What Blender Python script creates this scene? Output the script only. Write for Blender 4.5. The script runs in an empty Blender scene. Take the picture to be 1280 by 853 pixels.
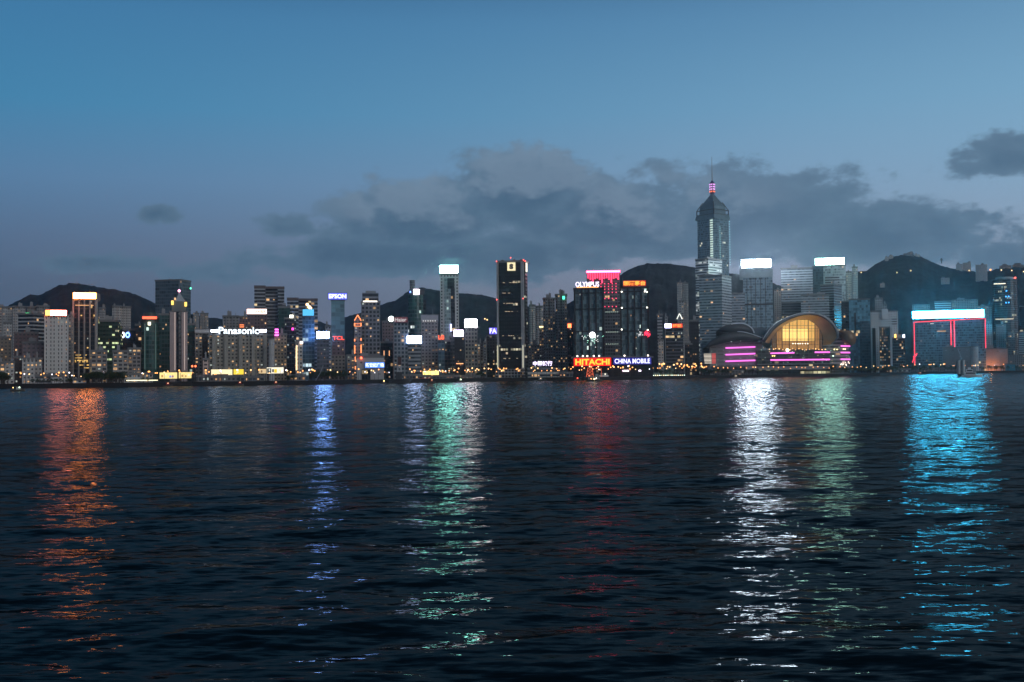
import bpy, bmesh, math, random
import numpy as np
from mathutils import Vector, Matrix
R = math.radians
rnd = random.Random(7)
sc = bpy.context.scene
col = sc.collection

# ------------------------------------------------------------------ camera
F = 1387.0
CZ = 9.0
PITCH, ROLL = R(1.55), R(0.5)
CAM = Vector((0, 0, CZ))
fwd = Vector((0, math.cos(PITCH), math.sin(PITCH)))
r0 = Vector((1, 0, 0)); u0 = Vector((0, -math.sin(PITCH), math.cos(PITCH)))
rt = r0 * math.cos(ROLL) - u0 * math.sin(ROLL)
up = u0 * math.cos(ROLL) + r0 * math.sin(ROLL)
cd = bpy.data.cameras.new('camera'); cam = bpy.data.objects.new('camera', cd); col.objects.link(cam)
cd.lens = 36.0 * F / 1280; cd.sensor_width = 36; cd.clip_start = 0.5; cd.clip_end = 60000
cam.matrix_world = Matrix(((rt.x, up.x, -fwd.x, 0), (rt.y, up.y, -fwd.y, 0), (rt.z, up.z, -fwd.z, CZ), (0, 0, 0, 1)))
sc.camera = cam

def P(px, py, D):
    d = fwd + rt * ((px - 640) / F) + up * ((426.5 - py) / F)
    return CAM + d * (D / d.y)

def water_hit(px, py):
    d = fwd + rt * ((px - 640) / F) + up * ((426.5 - py) / F)
    return CAM + d * (-CZ / d.z)

SHORE_PX = [(-260, 488), (-150, 487), (0, 485.6), (160, 484), (240, 482.6), (400, 481), (440, 480), (520, 478.6), (640, 476.6),
            (750, 475.6), (850, 473.6), (950, 472), (1100, 469.8), (1150, 467.8), (1280, 466), (1450, 464), (1560, 463)]
SHORE = [water_hit(*q) for q in SHORE_PX]
def shoreD(px):
    xs = [q[0] for q in SHORE_PX]
    return float(np.interp(px, xs, [v.y for v in SHORE]))
GZ = 2.6   # quay level above water

# ------------------------------------------------------------------ helpers
def lin(c):
    return tuple(((v / 255) / 12.92 if v / 255 <= .04045 else ((v / 255 + .055) / 1.055) ** 2.4) for v in c)

def new_mesh(name, verts, faces, mat=None, parent=None, uvs=None, smooth=False, loc=None, rz=None):
    me = bpy.data.meshes.new(name)
    me.from_pydata(verts, [], faces)
    if uvs is not None:
        ul = me.uv_layers.new(name='UVMap')
        flat = []
        for f in uvs:
            for uv in f: flat += [uv[0], uv[1]]
        ul.data.foreach_set('uv', flat)
    if smooth:
        me.polygons.foreach_set('use_smooth', [True] * len(me.polygons))
    o = bpy.data.objects.new(name, me); col.objects.link(o)
    if mat:
        me.materials.append(mat)
    if parent: o.parent = parent
    if loc is not None: o.location = loc
    if rz is not None: o.rotation_euler = (0, 0, rz)
    return o

class MB:
    def __init__(s): s.v = []; s.f = []; s.uv = []
    def quad(s, a, b, c, d, uv=None):
        n = len(s.v); s.v += [tuple(a), tuple(b), tuple(c), tuple(d)]; s.f.append((n, n+1, n+2, n+3))
        s.uv.append(uv or [(0, 0)] * 4)
    def poly(s, pts):
        n = len(s.v); s.v += [tuple(p) for p in pts]; s.f.append(tuple(range(n, n + len(pts)))); s.uv.append([(0, 0)] * len(pts))
    def box(s, x0, x1, y0, y1, z0, z1):
        n = len(s.v)
        s.v += [(x0,y0,z0),(x1,y0,z0),(x1,y1,z0),(x0,y1,z0),(x0,y0,z1),(x1,y0,z1),(x1,y1,z1),(x0,y1,z1)]
        for f in ((0,1,5,4),(1,2,6,5),(2,3,7,6),(3,0,4,7),(4,5,6,7),(3,2,1,0)):
            s.f.append(tuple(n+i for i in f)); s.uv.append([(0,0)]*4)
    def bar(s, a, b, r, n=4):
        a = Vector(a); b = Vector(b); d = (b - a)
        if d.length < 1e-6: return
        d.normalize(); q = Vector((0,0,1)) if abs(d.z) < .9 else Vector((1,0,0))
        e1 = d.cross(q).normalized(); e2 = d.cross(e1)
        k = len(s.v)
        for p in (a, b):
            for i in range(n):
                t = 2*math.pi*(i+.5)/n
                s.v.append(tuple(p + e1*(r*math.cos(t)) + e2*(r*math.sin(t))))
        for i in range(n):
            j = (i+1) % n
            s.f.append((k+i, k+j, k+n+j, k+n+i)); s.uv.append([(0,0)]*4)
        s.f.append(tuple(k+i for i in range(n))[::-1]); s.uv.append([(0,0)]*n)
        s.f.append(tuple(k+n+i for i in range(n))); s.uv.append([(0,0)]*n)
    def cyl(s, x, y, r0_, r1_, z0, z1, n=16, cells=None, nf=0):
        k = len(s.v)
        for z, r in ((z0, r0_), (z1, r1_)):
            for i in range(n):
                t = 2*math.pi*i/n
                s.v.append((x+r*math.cos(t), y+r*math.sin(t), z))
        for i in range(n):
            j = (i+1) % n
            s.f.append((k+i, k+j, k+n+j, k+n+i))
            if cells: s.uv.append([(cells*i/n, 0), (cells*(i+1)/n, 0), (cells*(i+1)/n, nf), (cells*i/n, nf)])
            else: s.uv.append([(0,0)]*4)
        s.f.append(tuple(k+n+i for i in range(n))); s.uv.append([(0,0)]*n)
    def ball(s, x, y, z, r, n=8, m=5):
        k = len(s.v)
        for j in range(m+1):
            ph = math.pi*j/m
            for i in range(n):
                t = 2*math.pi*i/n
                s.v.append((x+r*math.sin(ph)*math.cos(t), y+r*math.sin(ph)*math.sin(t), z+r*math.cos(ph)))
        for j in range(m):
            for i in range(n):
                i2 = (i+1) % n
                s.f.append((k+j*n+i, k+(j+1)*n+i, k+(j+1)*n+i2, k+j*n+i2)); s.uv.append([(0,0)]*4)
    def build(s, name, mat, parent=None, smooth=False, loc=None, rz=None):
        return new_mesh(name, s.v, s.f, mat, parent, s.uv, smooth, loc, rz)

def empty(name, loc, rz=0, label=None, cat=None, group=None):
    o = bpy.data.objects.new(name, None); o.empty_display_size = 2; col.objects.link(o)
    o.location = loc; o.rotation_euler = (0, 0, rz)
    tag(o, label, cat, group); return o
def tag(o, label=None, cat=None, group=None, kind=None):
    if label: o['label'] = label
    if cat: o['category'] = cat
    if group: o['group'] = group
    if kind: o['kind'] = kind
    return o

# ------------------------------------------------------------------ materials
_mc = {}
def nd(nt, t, **kw):
    n = nt.nodes.new(t)
    for k, v in kw.items(): setattr(n, k, v)
    return n
def math_(nt, op, a, b=None, c=None, clamp=False):
    n = nt.nodes.new('ShaderNodeMath'); n.operation = op; n.use_clamp = clamp
    for i, v in enumerate((a, b, c)):
        if v is None: continue
        if isinstance(v, (int, float)): n.inputs[i].default_value = v
        else: nt.links.new(v, n.inputs[i])
    return n.outputs[0]
def mixc(nt, f, a, b, bt='MIX'):
    n = nt.nodes.new('ShaderNodeMix'); n.data_type = 'RGBA'; n.blend_type = bt
    for i, v in ((0, f), (6, a), (7, b)):
        if isinstance(v, (int, float)): n.inputs[i].default_value = v
        elif isinstance(v, tuple): n.inputs[i].default_value = (*v[:3], 1)
        else: nt.links.new(v, n.inputs[i])
    return n.outputs[2]

def mat_plain(name, c, rough=.7, metal=0.0, var=.25, scale=.15):
    key = (name, c, rough, metal)
    if key in _mc: return _mc[key]
    m = bpy.data.materials.new(name); m.use_nodes = True; nt = m.node_tree
    b = nt.nodes['Principled BSDF']; b.inputs['Roughness'].default_value = rough; b.inputs['Metallic'].default_value = metal
    tc = nd(nt, 'ShaderNodeTexCoord')
    nz = nd(nt, 'ShaderNodeTexNoise'); nz.inputs['Scale'].default_value = scale; nz.inputs['Detail'].default_value = 6
    nt.links.new(tc.outputs['Object'], nz.inputs['Vector'])
    lo = tuple(v*(1-var) for v in c); hi = tuple(min(1, v*(1+var)) for v in c)
    nt.links.new(mixc(nt, nz.outputs[0], lo, hi), b.inputs['Base Color'])
    _mc[key] = m; return m

def mat_emit(name, c, s, sample=True):
    key = ('e', name, c, s)
    if key in _mc: return _mc[key]
    m = bpy.data.materials.new(name); m.use_nodes = True; nt = m.node_tree
    b = nt.nodes['Principled BSDF']; b.inputs['Base Color'].default_value = (.05, .05, .05, 1); b.inputs['Roughness'].default_value = .5
    b.inputs['Emission Color'].default_value = (*c, 1); b.inputs['Emission Strength'].default_value = s
    try: m.cycles.emission_sampling = 'AUTO' if sample else 'NONE'
    except Exception: pass
    _mc[key] = m; return m

def mat_facade(name, wall, glass, wx=.6, wy=.5, lit=.03, litc=(1, .58, .26), ls=.75, rough=.25, row=.0, gmet=0.0, wvar=.12):
    """window grid in cell units: UV (u = bay number, v = floor number)"""
    key = (name, wall, glass, wx, wy, lit, litc, ls, rough, row)
    if key in _mc: return _mc[key]
    m = bpy.data.materials.new(name); m.use_nodes = True; nt = m.node_tree; L = nt.links
    b = nt.nodes['Principled BSDF']
    uv = nd(nt, 'ShaderNodeUVMap'); uv.uv_map = 'UVMap'
    sp = nd(nt, 'ShaderNodeSeparateXYZ'); L.new(uv.outputs[0], sp.inputs[0])
    oi = nd(nt, 'ShaderNodeObjectInfo')
    fu = math_(nt, 'FRACT', sp.outputs[0]); fv = math_(nt, 'FRACT', sp.outputs[1])
    mu = math_(nt, 'LESS_THAN', math_(nt, 'ABSOLUTE', math_(nt, 'SUBTRACT', fu, .5)), wx/2) if wx < .99 else None
    mv = math_(nt, 'LESS_THAN', math_(nt, 'ABSOLUTE', math_(nt, 'SUBTRACT', fv, .5)), wy/2)
    notz = math_(nt, 'GREATER_THAN', sp.outputs[1], .01)
    mask = math_(nt, 'MULTIPLY', mv, notz)
    if mu is not None: mask = math_(nt, 'MULTIPLY', mask, mu)
    cu = math_(nt, 'FLOOR', sp.outputs[0]); cv = math_(nt, 'FLOOR', sp.outputs[1])
    cb = nd(nt, 'ShaderNodeCombineXYZ'); L.new(cu, cb.inputs[0]); L.new(cv, cb.inputs[1]); L.new(math_(nt, 'MULTIPLY', oi.outputs['Random'], 97.0), cb.inputs[2])
    wn = nd(nt, 'ShaderNodeTexWhiteNoise'); L.new(cb.outputs[0], wn.inputs[0])
    cb2 = nd(nt, 'ShaderNodeCombineXYZ'); L.new(cv, cb2.inputs[1]); L.new(math_(nt, 'MULTIPLY', oi.outputs['Random'], 53.0), cb2.inputs[2])
    L.new(math_(nt, 'FLOOR', math_(nt, 'MULTIPLY', cu, .22)), cb2.inputs[0])
    wn2 = nd(nt, 'ShaderNodeTexWhiteNoise'); L.new(cb2.outputs[0], wn2.inputs[0])
    l1 = math_(nt, 'LESS_THAN', wn.outputs[0], lit)
    rowm = math_(nt, 'MULTIPLY', math_(nt, 'LESS_THAN', wn2.outputs[0], row), math_(nt, 'GREATER_THAN', wn.outputs[0], .35))
    litm = math_(nt, 'MULTIPLY', math_(nt, 'MAXIMUM', l1, rowm), mask)
    sepn = nd(nt, 'ShaderNodeSeparateColor'); L.new(wn.outputs[1], sepn.inputs[0])
    inten = math_(nt, 'MULTIPLY', litm, math_(nt, 'ADD', math_(nt, 'MULTIPLY', sepn.outputs[1], 1.3), .25))
    gvar = mixc(nt, sepn.outputs[2], tuple(v*.55 for v in glass), tuple(min(1, v*1.7) for v in glass))
    tc = nd(nt, 'ShaderNodeTexCoord'); nz = nd(nt, 'ShaderNodeTexNoise'); nz.inputs['Scale'].default_value = .06; nz.inputs['Detail'].default_value = 5
    mp = nd(nt, 'ShaderNodeMapping'); mp.inputs['Scale'].default_value = (1, 1, .25)
    L.new(tc.outputs['Object'], mp.inputs[0]); L.new(mp.outputs[0], nz.inputs['Vector'])
    wcol = mixc(nt, nz.outputs[0], tuple(v*(1-wvar*2) for v in wall), tuple(min(1, v*(1+wvar*2)) for v in wall))
    L.new(mixc(nt, mask, wcol, gvar), b.inputs['Base Color'])
    L.new(math_(nt, 'SUBTRACT', .75, math_(nt, 'MULTIPLY', mask, .75-rough)), b.inputs['Roughness'])
    litcol = mixc(nt, sepn.outputs[0], litc, tuple(min(1, v*1.15+.12) for v in litc))
    L.new(litcol, b.inputs['Emission Color'])
    L.new(math_(nt, 'MULTIPLY', inten, ls), b.inputs['Emission Strength'])
    try: m.cycles.emission_sampling = 'NONE'
    except Exception: pass
    _mc[key] = m; return m

WARM = (1, .60, .26); COOL = (.75, .95, .85); GOLD = (1, .72, .25)
# style: (facade args, bay m, floor m)
ST = {
 'white_hotel': (dict(wall=(.56,.55,.52), glass=(.05,.055,.06), wx=.42, wy=.55, lit=.012), 3.2, 3.3),
 'concrete':    (dict(wall=(.36,.36,.35), glass=(.04,.045,.05), wx=.55, wy=.45, lit=.03), 3.2, 3.3),
 'apartment':   (dict(wall=(.26,.25,.235), glass=(.035,.035,.04), wx=.5, wy=.42, lit=.12, ls=.5), 3.0, 3.0),
 'flats_pale':  (dict(wall=(.42,.41,.39), glass=(.06,.06,.065), wx=.45, wy=.42, lit=.08, ls=.5), 3.0, 3.0),
 'old_flats':   (dict(wall=(.22,.21,.195), glass=(.025,.025,.03), wx=.7, wy=.55, lit=.14, ls=.6), 3.4, 3.1),
 'brown':       (dict(wall=(.20,.165,.13), glass=(.03,.03,.03), wx=.5, wy=.45, lit=.08, ls=.6), 3.0, 3.1),
 'maroon':      (dict(wall=(.15,.105,.11), glass=(.03,.03,.035), wx=.5, wy=.45, lit=.03), 3.2, 3.3),
 'dark_glass':  (dict(wall=(.02,.022,.026), glass=(.014,.018,.024), wx=.88, wy=.72, lit=.015, row=.02, rough=.18), 2.4, 3.8),
 'black_glass': (dict(wall=(.010,.010,.012), glass=(.008,.009,.011), wx=.8, wy=.55, lit=.006, row=.02, rough=.3), 2.6, 3.7),
 'green_glass': (dict(wall=(.05,.09,.085), glass=(.025,.07,.065), wx=.86, wy=.7, lit=.01, row=.01, litc=COOL, rough=.2), 2.6, 3.8),
 'green_lit':   (dict(wall=(.025,.05,.04), glass=(.012,.03,.024), wx=.85, wy=.45, lit=.10, row=.16, litc=(.75,.9,.45), ls=.8), 2.4, 3.6),
 'blue_glass':  (dict(wall=(.07,.10,.125), glass=(.04,.075,.10), wx=.88, wy=.72, lit=.008, row=.01, rough=.15), 2.6, 3.8),
 'grey_glass':  (dict(wall=(.13,.14,.15), glass=(.05,.06,.07), wx=.8, wy=.6, lit=.02, row=.02), 2.8, 3.7),
 'bands':       (dict(wall=(.34,.36,.37), glass=(.045,.055,.065), wx=1, wy=.5, lit=.015, row=.02), 3.0, 3.6),
 'bands_dark':  (dict(wall=(.17,.18,.19), glass=(.02,.022,.026), wx=1, wy=.6, lit=.015, row=.03), 3.0, 3.6),
 'grid':        (dict(wall=(.20,.21,.22), glass=(.03,.04,.045), wx=.62, wy=.58, lit=.03, ls=.6), 3.4, 3.8),
 'blank':       (dict(wall=(.38,.38,.37), glass=(.2,.2,.2), wx=.25, wy=.15, lit=.0), 9, 9),
 'blank_green': (dict(wall=(.12,.20,.19), glass=(.08,.15,.14), wx=.9, wy=.8, lit=.0, rough=.4), 4, 4),
}
def style_mat(st, **ov):
    a, bay, fl = ST[st]; a = dict(a); a.update({k: v for k, v in ov.items() if v is not None})
    return mat_facade('facade_' + st, **a), bay, fl

M_roof = mat_plain('roof_concrete', (.16, .16, .16), .9)
M_plant = mat_plain('plant_room_render', (.24, .24, .24), .85)
M_dark = mat_plain('dark_steel', (.03, .03, .034), .5)
M_steel = mat_plain('painted_steel', (.25, .26, .27), .45, .3)
M_white = mat_plain('white_paint', (.72, .72, .70), .5)
M_red_lamp = mat_emit('red_beacon', (1, .08, .06), 6, False)
M_pane = {'w': mat_emit('lit_window_warm', (1, .56, .24), .8, False), 'g': mat_emit('lit_window_gold', (1, .60, .18), .9, False), 'd': mat_emit('lit_window_dim', (1, .50, .22), .38, False),
          'c': mat_emit('lit_window_cool', (.85, .95, .85), .45, False), 'b': mat_emit('lit_window_blue', (.1, .45, 1), 3, False)}

_pane = {}
def pane_mesh(k):
    if k not in _pane:
        b = MB(); b.box(-.5, .5, -.06, .06, -.5, .5)
        me = bpy.data.meshes.new('window_pane'); me.from_pydata(b.v, [], b.f); me.materials.append(M_pane[k]); _pane[k] = me
    return _pane[k]

_txt = {}
def text_mesh(s, bold=0.0):
    key = (s, bold)
    if key in _txt: return _txt[key]
    c = bpy.data.curves.new('lettering', 'FONT'); c.body = s; c.align_x = 'LEFT'; c.resolution_u = 3
    c.extrude = .04; c.offset = bold
    o = bpy.data.objects.new('lettering_source', c); col.objects.link(o)
    dg = bpy.context.evaluated_depsgraph_get()
    me = bpy.data.meshes.new_from_object(o.evaluated_get(dg))
    bpy.data.objects.remove(o)
    v = np.array([q.co[:] for q in me.vertices])
    mn, mx = v.min(0), v.max(0)
    # text plane XY -> XZ facing -Y, normalised to a 1 x 1 box centred on the origin
    out = np.stack([(v[:,0]-(mn[0]+mx[0])/2)/(mx[0]-mn[0]), -(v[:,2])*1.0, (v[:,1]-(mn[1]+mx[1])/2)/(mx[1]-mn[1])], 1)
    me.vertices.foreach_set('co', out.ravel()); me.update()
    _txt[key] = me; return me

# ------------------------------------------------------------------ buildings
class B: pass
def facade_prism(mb, pts, z0, z1, bay, fl):
    """pts CCW footprint seen from above; quads with UV in cells"""
    nf = max(1, round((z1 - z0) / fl)); n = len(pts)
    off = 0
    for i in range(n):
        a = pts[i]; b_ = pts[(i+1) % n]
        w = math.hypot(b_[0]-a[0], b_[1]-a[1]); nb = max(1, round(w / bay))
        mb.quad((a[0],a[1],z0), (b_[0],b_[1],z0), (b_[0],b_[1],z1), (a[0],a[1],z1),
                [(off, .0), (off+nb, .0), (off+nb, nf), (off, nf)])
        off += nb + 1
    mb.poly([(p[0], p[1], z1) for p in pts])

def footprint(shape, w, d):
    x, y = w/2, d/2
    if shape == 'cham':
        c = min(w, d)*.16
        return [(-x+c,-y),(x-c,-y),(x,-y+c),(x,y-c),(x-c,y),(-x+c,y),(-x,y-c),(-x,-y+c)]
    if shape == 'cross':
        c = w*.2; e = d*.16
        return [(-x+c,-y),(-c*.45,-y),(-c*.45,-y+e),(c*.45,-y+e),(c*.45,-y),(x-c,-y),(x-c,-y+e),(x,-y+e),(x,y-e),(x-c,y-e),(x-c,y),(-x+c,y),(-x+c,y-e),(-x,y-e),(-x,-y+e),(-x+c,-y+e)]
    if shape == 'round':
        return [(x*math.cos(t), y*math.sin(t)) for t in [2*math.pi*(i+.5)/20 - math.pi/2 for i in range(20)]]
    if shape == 'bow':
        n = 8; a = [(-x + 2*x*i/n, -y - d*.16*math.sin(math.pi*i/n)) for i in range(n+1)]
        return a + [(x, y), (-x, y)]
    return [(-x,-y),(x,-y),(x,y),(-x,y)]

def bldg(name, label, x0, x1, ytop, b, style='concrete', cat='building', yaw=0, side=None, depth=None, shape='rect', base=None,
         lit=6, litk='w', plant=1, cap=True, ribs=0, ribm=None, mast=0, mastx=.5, podium=0, group=None, pitched=False, crown=None, floors=None, **ov):
    D = shoreD((x0+x1)/2) + b
    xc = (x0+x1)/2
    top = P(xc, ytop, D); a = math.atan2(top.x, top.y)
    s = D*math.cos(a)/F
    W = (x1-x0)*s
    th = abs(R(yaw))
    if side and th: d = side*W/math.sin(th); Wf = (1-side)*W/math.cos(th)
    else:
        d = (W*.9 if shape == 'round' else depth or min(34, max(12, W*.8))); Wf = (W - d*math.sin(th))/math.cos(th)
        if Wf < .35*W: Wf = .5*W; d = (W - Wf*math.cos(th))/max(.05, math.sin(th))
    z0 = GZ if base is None else base
    H = top.z - z0
    if H < 2: H = 2
    loc = Vector((top.x + math.sin(a)*d/2, D + math.cos(a)*d/2, z0))
    root = empty(name, loc, -a - R(yaw), label, cat, group)
    o = B(); o.root = root; o.D = D; o.s = s; o.xc = xc; o.a = a; o.W = Wf; o.d = d; o.H = H; o.z0 = z0; o.yaw = R(yaw); o.shape = shape
    m, bay, fl = style_mat(style, **ov); o.bay, o.fl, o.m = bay, fl, m
    mb = MB(); facade_prism(mb, footprint(shape, Wf, d), 0, H, bay, fl)
    if ribs and ribm is None:
        for i in range(ribs+1):
            x = -Wf/2 + Wf*i/ribs; mb.box(x-.35, x+.35, -d/2-.7, -d/2+.2, 0, H+.3)
    mb.build('wall', m, root)
    if ribs and ribm is not None:
        for i in range(ribs+1):
            r_ = MB(); x = -Wf/2 + Wf*i/ribs; r_.box(x-.6, x+.6, -d/2-1.0, -d/2+.2, 0, H+.3); r_.build('pier', ribm, root)
    if cap and shape != 'round':
        rb = MB(); t = .5
        rb.box(-Wf/2-t, Wf/2+t, -d/2-t, -d/2+.2, H-1.0, H+.9); rb.box(-Wf/2-t, Wf/2+t, d/2-.2, d/2+t, H-1.0, H+.9)
        rb.box(-Wf/2-t, -Wf/2+.2, -d/2+.2, d/2-.2, H-1.0, H+.9); rb.box(Wf/2-.2, Wf/2+t, -d/2+.2, d/2-.2, H-1.0, H+.9)
        rb.box(-Wf/2+.2, Wf/2-.2, -d/2+.2, d/2-.2, H+.01, H+.25)
        rb.build('roof', M_roof, root)
    elif cap:
        rb = MB(); rb.cyl(0, 0, max(Wf,d)/2*1.02, max(Wf,d)/2*1.02, H, H+1.2, 20); rb.build('roof', M_roof, root)
    r2 = random.Random(int(x0*13+ytop*7))
    for i in range(plant):
        pw = Wf*r2.uniform(.18, .36); px_ = r2.uniform(-.28, .28)*Wf
        pb = MB(); ph = r2.uniform(2.5, 5.5)
        pb.box(px_-pw/2, px_+pw/2, -d*.2, d*.25, H+.25, H+.25+ph)
        pb.box(px_-pw*.3, px_-pw*.05, -d*.1, d*.1, H+.25+ph, H+1.2+ph)
        pb.build('plant_room', M_plant, root)
    if mast:
        mm = MB(); mh = mast*D/F; x = (mastx-.5)*Wf
        mm.cyl(x, 0, .5, .25, H, H+mh*.5, 6); mm.cyl(x, 0, .25, .12, H+mh*.5, H+mh, 6); mm.build('mast', M_steel, root)
    if podium:
        pd = MB(); facade_prism(pd, footprint('rect', Wf*1.15, d*1.1), 0, podium, 4, 4); pd.build('podium', m, root)
    if lit:
        nb = max(1, round(Wf/bay)); nf = max(1, round(H/fl)); fh = H/nf; bw = Wf/nb
        if shape in ('rect',):
            used = set()
            for i in range(lit):
                c = r2.randrange(nb); f = r2.randrange(min(nf-1, int(nf*.05)), nf)
                if (c, f) in used: continue
                used.add((c, f))
                q_ = r2.random(); k = litk if q_ < .4 else ('d' if q_ < .8 else 'c')
                w_ = bpy.data.objects.new('window', pane_mesh(k)); col.objects.link(w_); w_.parent = root
                w_.location = (-Wf/2 + bw*(c+.5), -d/2-.05, fh*(f+.5)); w_.scale = (bw*r2.choice((.3, .4, .5)), 1, fh*r2.choice((.3, .4)))
    return o

def lx(o, px): return (px - o.xc) * o.s
def lz(o, py, px=None):
    return P(o.xc if px is None else px, py, o.D).z - o.z0

def block(o, nm, x0, x1, ytop, ybot=None, dy=0, dep=None, m=None, bay=3, fl=3.3, style=None, **ov):
    """a further block of the same building, in front (dy<0) or behind (dy>0) its front face"""
    if style: m, bay, fl = style_mat(style, **ov)
    z0 = 0 if ybot is None else lz(o, ybot); z1 = lz(o, ytop)
    dep = dep or o.d*.8
    X0, X1 = lx(o, x0), lx(o, x1)
    mb = MB(); y0 = -o.d/2 + dy
    facade_prism(mb, [(X0, y0), (X1, y0), (X1, y0+dep), (X0, y0+dep)], z0, z1, bay, fl)
    return mb.build(nm, m, o.root)

def sign(o, x0, x1, y0, y1, c, s, text=None, tc=None, ts=None, board=True, boardm=None, frame=True, front=1.5, name='rooftop_sign', bold=.02, legs=True, thick=1.2, lh=.8, lw=.93, tilt=0):
    X0, X1 = lx(o, x0), lx(o, x1); zt, zb = lz(o, y0), lz(o, y1)
    h = Matrix.Rotation(o.yaw, 3, 'Z')
    cen = h @ Vector(((X0+X1)/2, -o.d/2 - front, 0)) if o.yaw else Vector(((X0+X1)/2, -o.d/2 - front, 0))
    w, hh = X1-X0, zt-zb
    mb = MB(); m = boardm or mat_emit('sign_face', c, s)
    if board:
        mb.box(-w/2, w/2, -thick/2, thick/2, -hh/2, hh/2)
    else:
        mb.box(-w/2, w/2, thick*.2, thick*.45, -hh/2, -hh/2+.35); mb.box(-w/2, w/2, thick*.2, thick*.45, hh*.2, hh*.2+.3)
        m = M_dark
    so = mb.build(name, m, o.root, loc=(cen.x, cen.y, (zt+zb)/2), rz=o.yaw + tilt)
    if frame:
        fr = MB(); t = max(.35, hh*.05)
        if board:
            fr.box(-w/2-t, w/2+t, -thick/2-.1, thick/2+.3, hh/2, hh/2+t); fr.box(-w/2-t, w/2+t, -thick/2-.1, thick/2+.3, -hh/2-t, -hh/2)
            fr.box(-w/2-t, -w/2, -thick/2-.1, thick/2+.3, -hh/2, hh/2); fr.box(w/2, w/2+t, -thick/2-.1, thick/2+.3, -hh/2, hh/2)
        if legs:
            n = max(2, int(w/6))
            for i in range(n):
                x = -w/2 + w*(i+.5)/n
                fr.bar((x, thick/2+.3, -hh/2-1.5), (x, thick/2+.3, hh/2*.8), .2); fr.bar((x, thick/2+4, -hh/2-1.5), (x, thick/2+.5, hh/2*.6), .18)
        fr.build('sign_frame', M_dark, so)
    if text:
        tm = text_mesh(text, bold).copy(); tm.materials.clear(); tm.materials.append(mat_emit('sign_letters', tc or (1,1,1), ts or s))
        t = bpy.data.objects.new('lettering', tm); col.objects.link(t); t.parent = so
        t.location = (0, -thick/2-.15, 0); t.scale = (w*lw, 1.5, hh*lh)
    return so

def strip(o, nm, pts, r, c, s, front=.6, sample=True):
    """neon tube following px points on the front face"""
    mb = MB()
    q = [Vector((lx(o, x), -o.d/2-front, lz(o, y))) for x, y in pts]
    for a_, b_ in zip(q[:-1], q[1:]): mb.bar(a_, b_, r, 5)
    return mb.build(nm, mat_emit('neon', c, s, sample), o.root)

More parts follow.
